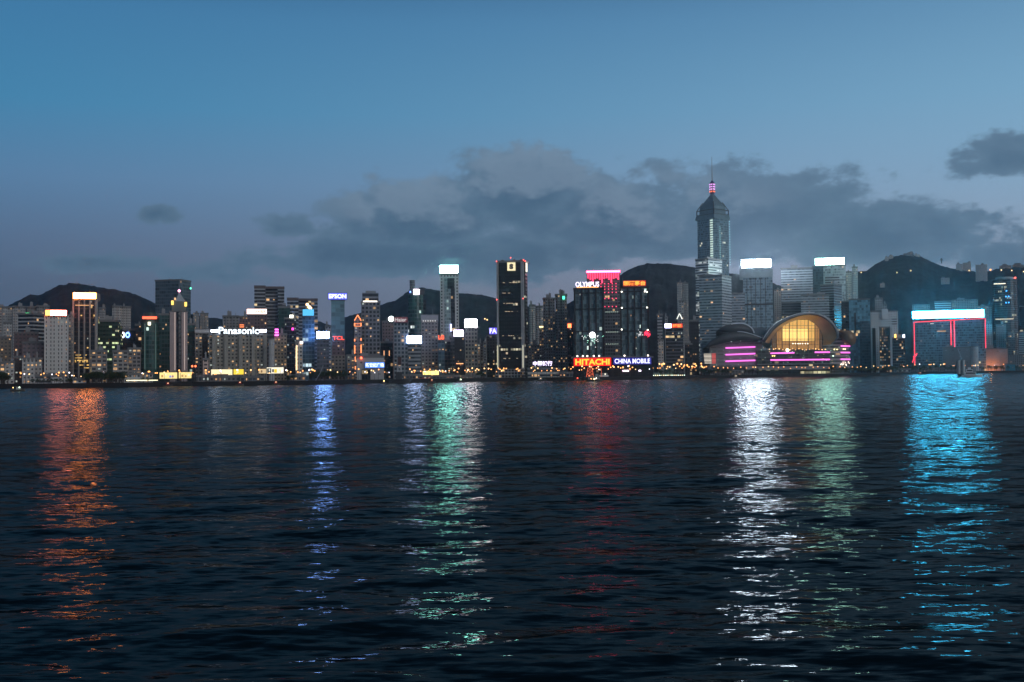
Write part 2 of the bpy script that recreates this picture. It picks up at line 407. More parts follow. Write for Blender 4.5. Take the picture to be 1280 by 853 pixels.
# ------------------------------------------------------------------ sky
def build_world():
    w = bpy.data.worlds.new('World'); sc.world = w; w.use_nodes = True; nt = w.node_tree; L = nt.links
    nt.nodes.clear()
    out = nd(nt, 'ShaderNodeOutputWorld'); bg = nd(nt, 'ShaderNodeBackground'); L.new(bg.outputs[0], out.inputs[0])
    tc = nd(nt, 'ShaderNodeTexCoord'); sp = nd(nt, 'ShaderNodeSeparateXYZ'); L.new(tc.outputs['Generated'], sp.inputs[0])
    X, Y, Z = sp.outputs
    EL = math_(nt, 'ARCSINE', Z)                    # radians
    AZ = math_(nt, 'ARCTAN2', X, Y)
    el = math_(nt, 'MULTIPLY', EL, 180/math.pi)
    ramp = nd(nt, 'ShaderNodeValToRGB'); cr = ramp.color_ramp; cr.interpolation = 'B_SPLINE' if False else 'EASE'
    stops = [(0, (62,86,115)), (4, (62,88,116)), (6.5, (72,102,136)), (9.5, (76,122,163)), (13, (52,128,172)), (17.5, (56,120,166)), (22, (40,82,126)), (32, (18,40,70)), (90, (8,18,36))]
    cr.interpolation = 'LINEAR'
    while len(cr.elements) < len(stops): cr.elements.new(.5)
    for e, (p, c) in zip(cr.elements, stops): e.position = p/90; e.color = (*lin(c), 1)
    L.new(math_(nt, 'DIVIDE', el, 90, clamp=True), ramp.inputs[0])
    # warmer and lighter towards the afterglow in the west (screen right)
    west = math_(nt, 'POWER', math_(nt, 'MULTIPLY', math_(nt, 'ADD', math_(nt, 'COSINE', math_(nt, 'SUBTRACT', AZ, R(70))), 1), .5), 3.2)
    low = math_(nt, 'POWER', 2.718, math_(nt, 'MULTIPLY', math_(nt, 'POWER', math_(nt, 'MULTIPLY', el, 1/13), 2), -1))
    wl = math_(nt, 'MULTIPLY', west, low)
    base = mixc(nt, math_(nt, 'MULTIPLY', wl, 1.25, clamp=True), ramp.outputs[0], lin((188,172,184)))
    up_ = math_(nt, 'POWER', 2.718, math_(nt, 'MULTIPLY', math_(nt, 'POWER', math_(nt, 'MULTIPLY', math_(nt, 'SUBTRACT', el, 11), 1/8), 2), -1))
    base = mixc(nt, math_(nt, 'MULTIPLY', math_(nt, 'MULTIPLY', west, up_), .85), base, lin((130,190,222)))
    # physical dusk sky mixed in for the whole dome
    sk = nd(nt, 'ShaderNodeTexSky', sky_type='NISHITA', sun_disc=False, sun_elevation=R(-1.5), sun_rotation=R(95))
    skm = mixc(nt, 1, sk.outputs[0], (.05, .06, .085), 'MULTIPLY')
    base = mixc(nt, .02, base, skm)
    # ---- clouds
    ax = math_(nt, 'MULTIPLY', AZ, F); ay = math_(nt, 'MULTIPLY', EL, F)
    cmb = nd(nt, 'ShaderNodeCombineXYZ'); L.new(math_(nt, 'MULTIPLY', AZ, 9.0), cmb.inputs[0]); L.new(math_(nt, 'MULTIPLY', EL, 15.0), cmb.inputs[1]); cmb.inputs[2].default_value = 3.7
    def fbm(off, scale, detail=7, rough=.55):
        v = nd(nt, 'ShaderNodeVectorMath'); v.operation = 'ADD'; L.new(cmb.outputs[0], v.inputs[0]); v.inputs[1].default_value = off
        n = nd(nt, 'ShaderNodeTexNoise'); n.inputs['Scale'].default_value = scale; n.inputs['Detail'].default_value = detail; n.inputs['Roughness'].default_value = rough
        L.new(v.outputs[0], n.inputs['Vector']); return n.outputs[0]
    def shape(dy, sub=None):
        tot = None
        # (px, py, rx, ry, weight)
        for (cx, cy, rx, ry, wt) in (sub or CLOUDS):
            d = P(cx, cy, 1000) - CAM; a = math.atan2(d.x, d.y)*F; e = math.asin(d.normalized().z)*F
            dx = math_(nt, 'MULTIPLY', math_(nt, 'SUBTRACT', ax, a), 1/rx)
            dyy = math_(nt, 'MULTIPLY', math_(nt, 'SUBTRACT', ay, e - dy), 1/ry)
            r2 = math_(nt, 'ADD', math_(nt, 'MULTIPLY', dx, dx), math_(nt, 'MULTIPLY', dyy, dyy))
            g = math_(nt, 'MULTIPLY', math_(nt, 'POWER', 2.718, math_(nt, 'MULTIPLY', r2, -1)), wt)
            tot = g if tot is None else math_(nt, 'MAXIMUM', tot, g)
        return tot
    def dens(off, dy):
        f = math_(nt, 'ADD', math_(nt, 'MULTIPLY', fbm(off, 1.5), .58), math_(nt, 'MULTIPLY', fbm((off[0]+5, off[1], off[2]), 5.0, 6, .6), .42))
        return math_(nt, 'ADD', math_(nt, 'MULTIPLY', shape(dy), .62), math_(nt, 'MULTIPLY', math_(nt, 'SUBTRACT', f, .5), 1.15))
    CLOUDS = [(520,275,150,62,1.0),(480,320,190,34,.95),(660,238,110,62,1.05),(760,270,170,68,1.05),(930,268,170,62,1.0),(1100,295,180,46,.95),(1240,322,130,30,.74),
              (640,318,230,42,.95),(355,282,58,26,.78),(430,325,170,30,.78),(1252,198,85,30,.76),(120,330,95,16,.80),(270,340,110,22,.62),(195,267,36,14,.74),(820,300,200,40,.9)]
    d0 = dens((0, 0, 0), 0)
    d1 = dens((0, .30, 0), 28)      # density a little above: less cloud overhead = brighter top
    def sstep(v, lo, hi):
        mr = nd(nt, 'ShaderNodeMapRange', interpolation_type='SMOOTHSTEP'); L.new(v, mr.inputs[0]); mr.inputs[1].default_value = lo; mr.inputs[2].default_value = hi
        return mr.outputs[0]
    mask = sstep(d0, .22, .37)
    thick = sstep(d0, .26, .66)
    big_ = sstep(shape(0, [(545,258,150,62,1.0),(665,225,110,62,1.0),(820,262,200,60,.85)]), .22, .75)
    lit = math_(nt, 'MULTIPLY', big_, sstep(math_(nt, 'SUBTRACT', d0, d1), .0, .26), math_(nt, 'SUBTRACT', 1, math_(nt, 'MULTIPLY', thick, .6)))
    dark = mixc(nt, thick, lin((92,120,144)), lin((66,96,122)))
    dark = mixc(nt, math_(nt, 'MULTIPLY', west, .35), dark, lin((100,124,148)))
    cloud = mixc(nt, math_(nt, 'MULTIPLY', lit, .50), dark, lin((134,154,175)))
    final = mixc(nt, math_(nt, 'MULTIPLY', mask, .93), base, cloud)
    # below the horizon: dark sea tone
    below = math_(nt, 'LESS_THAN', Z, -.002)
    final = mixc(nt, below, final, lin((40,55,66)))
    L.new(final, bg.inputs[0]); bg.inputs[1].default_value = 1.0
build_world()

sun = bpy.data.lights.new('afterglow', 'SUN'); sun.energy = .8; sun.angle = R(40); sun.color = (1, .97, .95)
so = bpy.data.objects.new('afterglow', sun); col.objects.link(so)
so.rotation_euler = Vector((-.55, .75, -.36)).to_track_quat('-Z', 'Y').to_euler()   # from the west, over the viewer's shoulder

# ------------------------------------------------------------------ water
def build_water():
    rng = np.random.default_rng(5)
    # rows: dense where the picture resolves the chop
    ys = [24.0]
    while ys[-1] < 700:
        y = ys[-1]; ys.append(y + max(.055, min(y*y/(1110*CZ)*.5, y*.02)))
    while ys[-1] < 5600: ys.append(ys[-1]*1.05)
    pre = [-600, -400, -200, -60, -20, -5, 4, 10, 14, 17, 19, 20.5, 21.5, 22.4, 23.2]
    ys = np.array(pre + ys)
    t = np.concatenate([[-9, -5, -3, -2, -1.4, -1.0, -.8, -.7, -.63, -.6], np.linspace(-.58, .58, 1150), [.6, .63, .7, .8, 1.0, 1.4, 2, 3, 5, 9]])
    reach = np.maximum(ys, 24.0)
    X = np.clip(t[None, :]*reach[:, None], -6000 + t[None, :], 6000 + t[None, :]); Y = np.repeat(ys[:, None], len(t), 1)
    dy = np.gradient(ys)[:, None]; dx = np.abs(np.gradient(t))[None, :]*reach[:, None]
    h = np.zeros_like(X)
    n = 70
    lam = np.exp(rng.uniform(np.log(.7), np.log(22), n)); th = rng.normal(R(100), R(30), n); ph = rng.uniform(0, 6.28, n)
    slope = .064*math.sqrt(2/n)*np.ones(n)
    slope[lam > 7] *= .85
    for l, a, p, s_ in zip(lam, th, ph, slope):
        kx, ky = math.cos(a), math.sin(a)
        ly = l/max(abs(ky), .15); lxx = l/max(abs(kx), .15)
        att = np.clip((ly/dy - 2.2)/3, 0, 1)*np.clip((lxx/dx - 2.2)/3, 0, 1)
        w = 2*np.pi/l
        ph_ = w*(kx*X + ky*Y) + p
        A = s_*l/(2*np.pi)
        h += att*A*(np.sin(ph_) + .18*np.cos(2*ph_))
    # gusts: patches of rougher and calmer water
    g = .82 + .28*np.sin(X*.021 + 1.3*np.sin(Y*.013)) * np.sin(Y*.017+.7*np.sin(X*.011+2))
    h *= g
    nr, nc = X.shape
    co = np.stack([X, Y, h], -1).reshape(-1, 3).astype(np.float32)
    i = (np.arange(nr-1)[:, None]*nc + np.arange(nc-1)[None, :]).ravel()
    f = np.stack([i, i+1, i+nc+1, i+nc], 1).astype(np.int32)
    me = bpy.data.meshes.new('water')
    me.vertices.add(len(co)); me.vertices.foreach_set('co', co.ravel())
    me.loops.add(f.size); me.loops.foreach_set('vertex_index', f.ravel())
    me.polygons.add(len(f)); me.polygons.foreach_set('loop_start', np.arange(0, f.size, 4, dtype=np.int32))
    try: me.polygons.foreach_set('loop_total', np.full(len(f), 4, dtype=np.int32))
    except Exception: pass
    me.polygons.foreach_set('use_smooth', np.ones(len(f), dtype=bool))
    me.update(calc_edges=True)
    o = bpy.data.objects.new('water', me); col.objects.link(o); tag(o, kind='structure')
    m = bpy.data.materials.new('harbour_water'); m.use_nodes = True; nt = m.node_tree; L = nt.links
    b = nt.nodes['Principled BSDF']; b.inputs['Base Color'].default_value = (.004, .010, .012, 1); b.inputs['IOR'].default_value = 1.33
    b.inputs['Roughness'].default_value = WROUGH; b.inputs['Specular IOR Level'].default_value = .20
    ge = nd(nt, 'ShaderNodeNewGeometry')
    def slopes(scale, sx, sy, amt, detail):
        mp = nd(nt, 'ShaderNodeMapping'); mp.inputs['Scale'].default_value = (sx, sy, 1); mp.inputs['Rotation'].default_value = (0, 0, R(rng.uniform(-12, 12)))
        L.new(ge.outputs['Position'], mp.inputs[0])
        fl = nd(nt, 'ShaderNodeVectorMath', operation='MULTIPLY'); L.new(mp.outputs[0], fl.inputs[0]); fl.inputs[1].default_value = (1, 1, 0)
        n_ = nd(nt, 'ShaderNodeTexNoise'); n_.inputs['Scale'].default_value = scale; n_.inputs['Detail'].default_value = detail; n_.inputs['Roughness'].default_value = .6
        L.new(fl.outputs[0], n_.inputs['Vector'])
        v = nd(nt, 'ShaderNodeVectorMath', operation='SUBTRACT'); L.new(n_.outputs[1], v.inputs[0]); v.inputs[1].default_value = (.5, .5, .5)
        s = nd(nt, 'ShaderNodeVectorMath', operation='MULTIPLY'); L.new(v.outputs[0], s.inputs[0]); s.inputs[1].default_value = (amt*1.25, amt, 0)
        return s.outputs[0]
    def add(a, c):
        v = nd(nt, 'ShaderNodeVectorMath', operation='ADD'); L.new(a, v.inputs[0]); L.new(c, v.inputs[1]); return v.outputs[0]
    fine = slopes(4.6, .24, 1.0, .33, 2)
    mid = slopes(1.15, .34, 1.0, .38, 2)
    # swell-sized facets that the far mesh no longer carries: fade in with distance
    big = slopes(.8, 1.0, .17, .50, 2)
    sp = nd(nt, 'ShaderNodeSeparateXYZ'); L.new(ge.outputs['Position'], sp.inputs[0])
    mr = nd(nt, 'ShaderNodeMapRange'); L.new(sp.outputs[1], mr.inputs[0]); mr.inputs[1].default_value = 110; mr.inputs[2].default_value = 380; 
    big2 = slopes(.5, 1.0, .12, .52, 2)
    mr2 = nd(nt, 'ShaderNodeMapRange'); L.new(sp.outputs[1], mr2.inputs[0]); mr2.inputs[1].default_value = 300; mr2.inputs[2].default_value = 700
    def scl(v, f):
        q = nd(nt, 'ShaderNodeVectorMath', operation='SCALE'); L.new(v, q.inputs[0])
        L.new(f, q.inputs[3]); return q.outputs[0]
    small = scl(add(fine, mid), math_(nt, 'SUBTRACT', 1, math_(nt, 'MULTIPLY', mr.outputs[0], .62)))
    b1_ = scl(big, math_(nt, 'MULTIPLY', mr.outputs[0], math_(nt, 'SUBTRACT', 1, math_(nt, 'MULTIPLY', mr2.outputs[0], .5))))
    fv = nd(nt, 'ShaderNodeCombineXYZ'); L.new(math_(nt, 'MULTIPLY', mr.outputs[0], -.075), fv.inputs[1])   # far off only the facets leaning to the viewer's quay are seen
    tot = add(add(add(add(small, b1_), scl(big2, mr2.outputs[0])), ge.outputs['Normal']), fv.outputs[0])
    nn = nd(nt, 'ShaderNodeVectorMath', operation='NORMALIZE'); L.new(tot, nn.inputs[0])
    L.new(nn.outputs[0], b.inputs['Normal'])
    df = nd(nt, 'ShaderNodeBsdfDiffuse'); df.inputs[0].default_value = (.004, .015, .020, 1)
    mx = nd(nt, 'ShaderNodeMixShader'); L.new(math_(nt, 'ADD', .235, math_(nt, 'MULTIPLY', mr.outputs[0], .28)), mx.inputs[0])
    L.new(df.outputs[0], mx.inputs[1]); L.new(b.outputs[0], mx.inputs[2]); L.new(mx.outputs[0], nt.nodes['Material Output'].inputs[0])
    me.materials.append(m)
WROUGH = .055
build_water()

# ------------------------------------------------------------------ ground, quay
def build_land():
    m = bpy.data.materials.new('quay_ground'); m.use_nodes = True; nt = m.node_tree; b = nt.nodes['Principled BSDF']; b.inputs['Roughness'].default_value = .9
    tc = nd(nt, 'ShaderNodeTexCoord'); nz = nd(nt, 'ShaderNodeTexNoise'); nz.inputs['Scale'].default_value = .03; nz.inputs['Detail'].default_value = 8
    nt.links.new(tc.outputs['Object'], nz.inputs['Vector']); nt.links.new(mixc(nt, nz.outputs[0], (.025,.027,.025), (.07,.068,.065)), b.inputs['Base Color'])
    pts = [(v.x, v.y+1.5, GZ) for v in SHORE]
    pts = [(-6000, SHORE[0].y, GZ)] + pts + [(6000, SHORE[-1].y, GZ)]
    vs = pts + [(p[0]*3 if abs(p[0]) < 1500 else p[0], 5700, GZ) for p in pts]
    n = len(pts); fs = [(i, i+1, n+i+1, n+i) for i in range(n-1)]
    g = new_mesh('ground', vs, fs, m); tag(g, kind='structure')
    mb = MB(); S = [(-6000, SHORE[0].y)] + [(v.x, v.y) for v in SHORE] + [(6000, SHORE[-1].y)]
    for (xa, ya), (xb, yb) in zip(S[:-1], S[1:]):
        mb.quad((xa, ya, -3), (xb, yb, -3), (xb, yb, GZ+.5), (xa, ya, GZ+.5))
        mb.quad((xa, ya, GZ+.5), (xb, yb, GZ+.5), (xb, yb+1.5, GZ+.5), (xa, ya+1.5, GZ+.5))
        mb.quad((xb, yb+1.5, GZ-.3), (xa, ya+1.5, GZ-.3), (xa, ya+1.5, GZ+.5), (xb, yb+1.5, GZ+.5))
    w = mb.build('seawall', mat_plain('wet_seawall_stone', (.014,.014,.015), .85, scale=.4))
    tag(w, 'long dark stone seawall along the far waterfront', 'seawall')
build_land()

# ------------------------------------------------------------------ hills
def mat_hill():
    m = bpy.data.materials.new('wooded_hillside'); m.use_nodes = True; nt = m.node_tree; b = nt.nodes['Principled BSDF']; b.inputs['Roughness'].default_value = .95
    b.inputs['Specular IOR Level'].default_value = .1
    tc = nd(nt, 'ShaderNodeTexCoord'); nz = nd(nt, 'ShaderNodeTexNoise'); nz.inputs['Scale'].default_value = .02; nz.inputs['Detail'].default_value = 10; nz.inputs['Roughness'].default_value = .8
    nt.links.new(tc.outputs['Object'], nz.inputs['Vector'])
    rp = nd(nt, 'ShaderNodeValToRGB'); rp.color_ramp.elements[0].position = .38; rp.color_ramp.elements[0].color = (.005,.009,.011,1); rp.color_ramp.elements[1].position = .62; rp.color_ramp.elements[1].color = (.052,.064,.068,1)
    nt.links.new(nz.outputs[0], rp.inputs[0]); nt.links.new(rp.outputs[0], b.inputs['Base Color']); return m
M_hill = mat_hill()
from mathutils import noise as mnoise
HILLS = []
def hill(pts, D, run=900, back=1200):
    xs = np.arange(pts[0][0], pts[-1][0]+.1, 1.5); yy = np.interp(xs, [p[0] for p in pts], [p[1] for p in pts])
    # smooth the traced ridge a little
    k = 5; ker = np.ones(k)/k; ys = np.convolve(np.pad(yy, (k//2, k//2), 'edge'), ker, 'valid')
    rows = list(np.linspace(0, 1, 26)) + list(1 + np.linspace(.08, 1, 8))
    vs = []; nc = len(xs)
    for t in rows:
        for x, y in zip(xs, ys):
            rp = P(x, y, D); H = max(rp.z - GZ, 3)
            if t <= 1:
                Y = D - run*(1-t); prof = (t**.85)*(.75+.25*t)
            else:
                Y = D + back*(t-1); prof = max(0, 1-(t-1)**1.2*1.05)
            X = rp.x*(Y/D if t <= 1 else 1)
            nz = mnoise.fractal(Vector((X*.004, Y*.004, D*.01)), .9, 2.0, 6)
            n2 = mnoise.noise(Vector((X*.05, Y*.05, 1)))*6.0 + mnoise.noise(Vector((X*.14, Y*.10, 4)))*4.5
            edge = min(1, (1-abs(t-1))*4)
            z = H*prof + (nz*H*.16*(1-t)*4*t if t < 1 else nz*10*(t-1)) + n2*edge*(1 if t != 1 else .55)
            vs.append((X, Y, GZ - 1 + max(z, -.5)))
    fs = [(r*nc+i, r*nc+i+1, (r+1)*nc+i+1, (r+1)*nc+i) for r in range(len(rows)-1) for i in range(nc-1)]
    o = new_mesh('hill', vs, fs, M_hill, smooth=True); tag(o, kind='structure'); 
    HILLS.append((pts, D, run)); return o
hill([(-60,400),(0,386),(7,383.5),(20,377),(38,367.5),(50,369),(62,362),(75,356),(89,353.3),(103,355),(118,358),(140,361),(160,365),(171,368.5),(182,373),(193,379),(215,387),(241,393),(262,397),(280,401),(310,408),(340,420)], 3100)
hill([(200,405),(235,396),(262,397),(300,400),(350,402),(380,401.5),(400,402),(415,407),(440,412),(470,420)], 4000, 800)
hill([(380,425),(405,412),(422,401),(431,396),(450,391),(463,386),(476,381),(497,374),(503,369),(510,364),(520,360),(529,359),(540,361.5),(549,363),(573,366),(600,368),(612,370),(621,374),(640,380),(665,383),(680,388),(700,396),(725,412)], 3300)
hill([(660,420),(680,400),(695,388),(708,380),(715,376.5),(735,364),(755,354),(776.5,343),(784,338),(791,334),(799,331.5),(808,329.5),(820,329),(833,329),(850,331),(869,334.5),(890,337),(915,341),(940,347),(966,353.5),(975,357),(1000,366),(1030,380)], 3000)
hill([(960,400),(1000,372),(1030,352),(1060,342),(1072,338.5),(1079,339),(1085.5,337),(1090,333),(1097,328.5),(1106.6,324),(1115,321),(1124,319),(1132,318),(1141,319),(1150,320),(1158,323.5),(1166,328),(1180,333),(1194,336),(1210,338),(1225,340),(1235,339),(1247,336),(1262,334),(1280,333),(1330,338),(1400,352),(1480,380)], 3400, 1100)
def hill_z(px, py, D0=None):
    """rough ground height for a small house on the slope"""
    return P(px, py, D0).z

# ------------------------------------------------------------------ the skyline, from the east (photo's left) to the west
# far flats under the first hill
bldg('apartment_block', 'pale flats at the far end, outermost below the hill', -14, 15.5, 384, 420, 'flats_pale', 'apartment block', shape='cross', lit=7)
bldg('apartment_block', 'pale flats under the hill beside a tower with lit ground floors', 16, 31.8, 383.5, 400, 'flats_pale', 'apartment block', shape='cross', lit=7, wall=(.36,.35,.34))
bldg('apartment_block', 'grey flats peeking over the slab with green roof light', 33.6, 45.5, 383.8, 440, 'apartment', 'apartment block', shape='cross', lit=3)
bldg('apartment_block', 'grey flats peeking over behind the white hotel', 46, 62, 383, 430, 'apartment', 'apartment block', shape='cross', lit=4)
bldg('apartment_block', 'small pale block tucked before the far flats', 4.5, 15, 403.6, 330, 'flats_pale', 'apartment block', lit=3)
o = bldg('office_building', 'pale slab with a green roof light and blank side wall', 22.7, 55.5, 392.7, 260, 'bands_dark', 'office building', yaw=36, side=.44, lit=2, wall=(.40,.40,.39))
sign(o, 31.8, 39, 391, 394.5, (.1, 1, .35), 5, frame=False, front=-6, thick=.8)
bldg('office_building', 'low wide office with one bright strip of light on top', -14, 14.5, 422, 190, 'brown', 'office building', lit=5, row=.05)
o = bldg('tenement_block', 'purple grey tenement in front of the green lit slab', 18, 47.6, 416, 190, 'maroon', 'apartment block', lit=6, ribs=6)
bldg('tenement_block', 'purple grey lower tenement wing beside the white hotel', 28, 56, 428, 150, 'maroon', 'apartment block', lit=5, wall=(.19,.15,.16))
bldg('tenement_block', 'squat grey tenement at the edge of the waterfront', -12, 6, 454, 70, 'old_flats', 'apartment block', lit=4)
bldg('tenement_block', 'narrow pale tenement with glowing shops below', 6.3, 18, 452.7, 75, 'flats_pale', 'apartment block', lit=4)
bldg('tenement_block', 'dark tenement with a lit corner between two pale ones', 18.3, 28, 446.6, 85, 'maroon', 'apartment block', lit=5, wall=(.07,.06,.06))
bldg('tenement_block', 'whitewashed waterfront tenement with orange lights along its ridge', 28.3, 42.7, 449, 70, 'flats_pale', 'apartment block', lit=6, ribs=3)
bldg('tenement_block', 'grey waterfront tenement next to the whitewashed one', 43, 52.7, 448.6, 78, 'flats_pale', 'apartment block', lit=4, wall=(.30,.29,.28))
bldg('hotel_tower', 'grey brown tower half hidden behind the white hotel', 82, 92.7, 394, 260, 'apartment', 'hotel', lit=7)
o = bldg('hotel_tower', 'tall white hotel with ribbed front under a red rimmed sign', 56, 85, 395.5, 130, 'white_hotel', 'hotel', ribs=9, lit=6, cap=True, plant=0, depth=24)
sign(o, 59.8, 83.2, 388.2, 394.8, (1, .22, .14), 28, thick=1.5); sign(o, 56.8, 63, 388.2, 394.8, (1, .22, .05), 7, frame=False, legs=False, front=2.2, name='sign_panel')
block(o, 'podium', 54, 86, 465.5, dy=-6, dep=30, style='concrete')
o = bldg('office_tower', 'dark bronze tower crowned by a blazing orange white sign', 91.8, 123.6, 374.5, 150, 'dark_glass', 'office tower', yaw=8, side=.125, lit=14, litk='g', plant=0, row=.05, litc=GOLD, ribs=4, ribm=mat_plain('pale_pier', (.26,.24,.22), .6), wall=(.045,.04,.036))
block(o, 'crown', 92.4, 123.4, 366, 374.6, dy=1, dep=20, m=M_plant); block(o, 'side_wall', 120.3, 123.8, 370, dy=.2, dep=3, m=mat_plain('pale_side_wall', (.34,.33,.32), .7))
sign(o, 91.6, 120.0, 366.5, 373.8, (1, .27, .06), 44, thick=1.5, legs=False)
for y in (443.5, 447, 450.2, 451.9, 456, 459.5):
  for k in range(5):
    xa_ = 92.6 + rnd.uniform(0, 22); sign(o, xa_, xa_+rnd.choice((1.4, 2.6, 4.8)), y, y+1.1, (1,.60,.16), rnd.choice((.5, .9, 1.2)), frame=False, legs=False, front=.9, thick=.3, name='lit_floor')
sign(o, 94, 117, 381.5, 382.4, (1,.5,.2), 1.0, frame=False, legs=False, front=.9, thick=.3, name='lit_floor')
bldg('apartment_block', 'slim grey flats on the slope behind the bronze tower', 123, 132, 385.5, 460, 'flats_pale', 'apartment block', shape='cross', lit=2, wall=(.30,.30,.30))
bldg('apartment_block', 'twin winged pale flats standing alone below the hill', 140.2, 152, 383, 470, 'flats_pale', 'apartment block', shape='cross', lit=2)
bldg('apartment_block', 'pale flats joined to the twin winged pair, one notch wider', 152.4, 163.6, 383.6, 480, 'flats_pale', 'apartment block', shape='cross', lit=2)
o = bldg('office_tower', 'dark green office with rows of yellow lit floors', 121, 150.5, 401, 180, 'green_lit', 'office tower', lit=0, yaw=8, side=.1)
block(o, 'annex', 144, 152, 407, dy=4, style='green_lit')
o = bldg('office_tower', 'dark block carrying white and blue round emblems', 149.5, 176, 412, 260, 'dark_glass', 'office building', lit=4)
for cx, c in ((153.2, (1,1,1)), (159.6, (.15,.3,1))):
    mb = MB(); r = 3.6*o.s
    for i in range(20):
        t0, t1 = 2*math.pi*i/20, 2*math.pi*(i+1)/20
        mb.poly([(lx(o,cx)+r*.82*math.cos(t), -o.d/2-1.5, lz(o,419)+r*1.1*math.sin(t)) for t in (t0, t1)] + [(lx(o,cx)+r*.4*math.cos(t), -o.d/2-1.5, lz(o,419)+r*.5*math.sin(t)) for t in (t1, t0)])
    mb.build('round_emblem', mat_emit('emblem', c, 5), o.root)
sign(o, 149.6, 152, 418.3, 419.8, (1,1,1), 4, frame=False, legs=False, thick=.4, name='emblem_bar')
bldg('office_building', 'narrow dark office with a lit top storey beside the green rounded tower', 169, 177, 406, 240, 'dark_glass', 'office building', lit=4)
bldg('tenement_block', 'stained concrete tenement with balconies before the bronze tower', 114, 134, 439, 80, 'old_flats', 'apartment block', lit=9)
bldg('tenement_block', 'stained concrete tenement before the yellow lit office', 141, 160, 439, 85, 'old_flats', 'apartment block', lit=8, wall=(.27,.26,.24))
bldg('tenement_block', 'stained concrete tenement beside the green rounded tower', 160.3, 176, 436, 90, 'old_flats', 'apartment block', lit=9, wall=(.2,.19,.19))

# green rounded tower
o = bldg('office_tower', 'rounded green glass tower with glowing red band on top', 176.4, 199.5, 397, 140, 'green_glass', 'office tower', shape='round', lit=0, depth=24, plant=0)
cr_ = MB(); cr_.cyl(0, 0, 10.5*o.s, 8.0*o.s, o.H+.5, o.H+4.5, 20); cr_.build('crown', mat_plain('green_cladding', (.05,.09,.085), .4), o.root)
sign(o, 178, 196, 396.0, 399.0, (1,.10,.04), 3.0, frame=False, legs=False, front=1.5, thick=1, name='red_band')
sign(o, 185, 188.4, 403, 406.8, (1,.95,.7), 4, frame=False, legs=False, front=2.5, thick=.6, name='emblem')
for x in (186.6, 189): strip(o, 'antenna', [(x, 396), (x, 383)], .3, (.1,.1,.1), .02, front=-8, sample=False)
for x in (181, 194.5): strip(o, 'light_column', [(x, 405), (x, 462)], .5, (.35,.75,.7), .10, front=.2 if x > 190 else .2, sample=False)
# big dark glass tower
o = bldg('office_tower', 'broad dark glass tower, tallest of the eastern waterfront', 194, 238.8, 350.5, 420, 'blue_glass', 'office tower', yaw=30, side=.30, lit=0, plant=0, mast=5, mastx=.85, wall=(.10,.13,.15), glass=(.055,.08,.095), row=.008)
sign(o, 237.6, 239.2, 359.5, 361.5, (.1,1,.5), 4, frame=False, legs=False, name='green_beacon')
block(o, 'lower_wing', 236, 243.6, 405.5, dy=-10, dep=18, style='dark_glass')
bldg('office_tower', 'dull green glass slab between the rounded and spired towers', 198.5, 213, 393, 190, 'green_glass', 'office tower', lit=5)
bldg('office_tower', 'dark green glass slab just west of the spired tower', 233.5, 243.8, 405.5, 180, 'green_glass', 'office tower', lit=3, wall=(.04,.06,.06))
# spired slender tower
o = bldg('spired_tower', 'slender tower with two light columns under a small pyramid and mast', 212, 234.4, 390, 120, 'dark_glass', 'office tower', shape='bow', lit=2, plant=0, depth=20)
block(o, 'upper_block', 214.5, 232.7, 376.5, 390.4, dy=2, dep=12, m=mat_plain('slate_cladding', (.10,.12,.13), .5))
mb = MB(); zb, zt = lz(o, 376.5), lz(o, 363.8); X0, X1 = lx(o, 219.5), lx(o, 231.5); xm = lx(o, 224); y0_, y1_ = -o.d/2+3, -o.d/2+13; ym = (y0_+y1_)/2
ap = (xm, ym, zt); c4 = [(X0,y0_,zb),(X1,y0_,zb),(X1,y1_,zb),(X0,y1_,zb)]
for i in range(4): mb.poly([c4[i], c4[(i+1)%4], ap])
mb.poly(c4); mb.build('pyramid_roof', mat_plain('pale_roof_metal', (.36,.40,.42), .4), o.root)
mm = MB(); mm.cyl(xm, ym, .35, .15, zt-1, lz(o, 348), 6); mm.build('mast', M_steel, o.root)
mm = MB(); mm.ball(xm, ym, zt+.6, 1.1); mm.build('beacon', mat_emit('beacon_pink', (1,.4,.6), 5, False), o.root)
for x, y in ((215.5, 378.6), (232.2, 380.4)): sign(o, x-1.5, x+1.5, y-2.6, y+2.6, (1,.62,.12), 2.2, frame=False, legs=False, front=-1, thick=2, name='lantern')
for x in (218.6, 230.6): strip(o, 'light_column', [(x, 391), (x, 463)], .32, (1,.80,.72), .5, front=3.6, sample=False)
block(o, 'column_bay', 212.3, 220.3, 390.5, dy=-3, dep=3, m=mat_plain('rosy_cladding', (.34,.27,.26), .6)); block(o, 'column_bay', 226.8, 234.4, 390.5, dy=-3, dep=3, m=mat_plain('rosy_cladding', (.34,.27,.26), .6))
bldg('apartment_block', 'faint flats on the ridge beyond the pyramid topped tower', 241.5, 249, 391.5, 1500, 'apartment', 'apartment block', lit=0)
bldg('apartment_block', 'faint lower flats on the ridge, next to open sky', 250, 260.5, 391.8, 1520, 'apartment', 'apartment block', lit=0, shape='cross')
o = bldg('office_building', 'grey slab with pale lintel and one dark glazed bay', 243.6, 262.5, 412, 170, 'brown', 'office building', lit=4, plant=0, wall=(.26,.25,.23))
block(o, 'roof_lintel', 243.4, 262, 412.3, 416.3, dy=-1.2, dep=2, m=mat_plain('pale_lintel', (.45,.45,.45), .7)); block(o, 'glazed_bay', 253, 260, 418, dy=-1, dep=2, style='black_glass')
bldg('shop_house', 'small pinkish house front below the dark glazed bay', 253.5, 260.5, 449, 70, 'concrete', 'house', lit=3, wall=(.5,.38,.34))

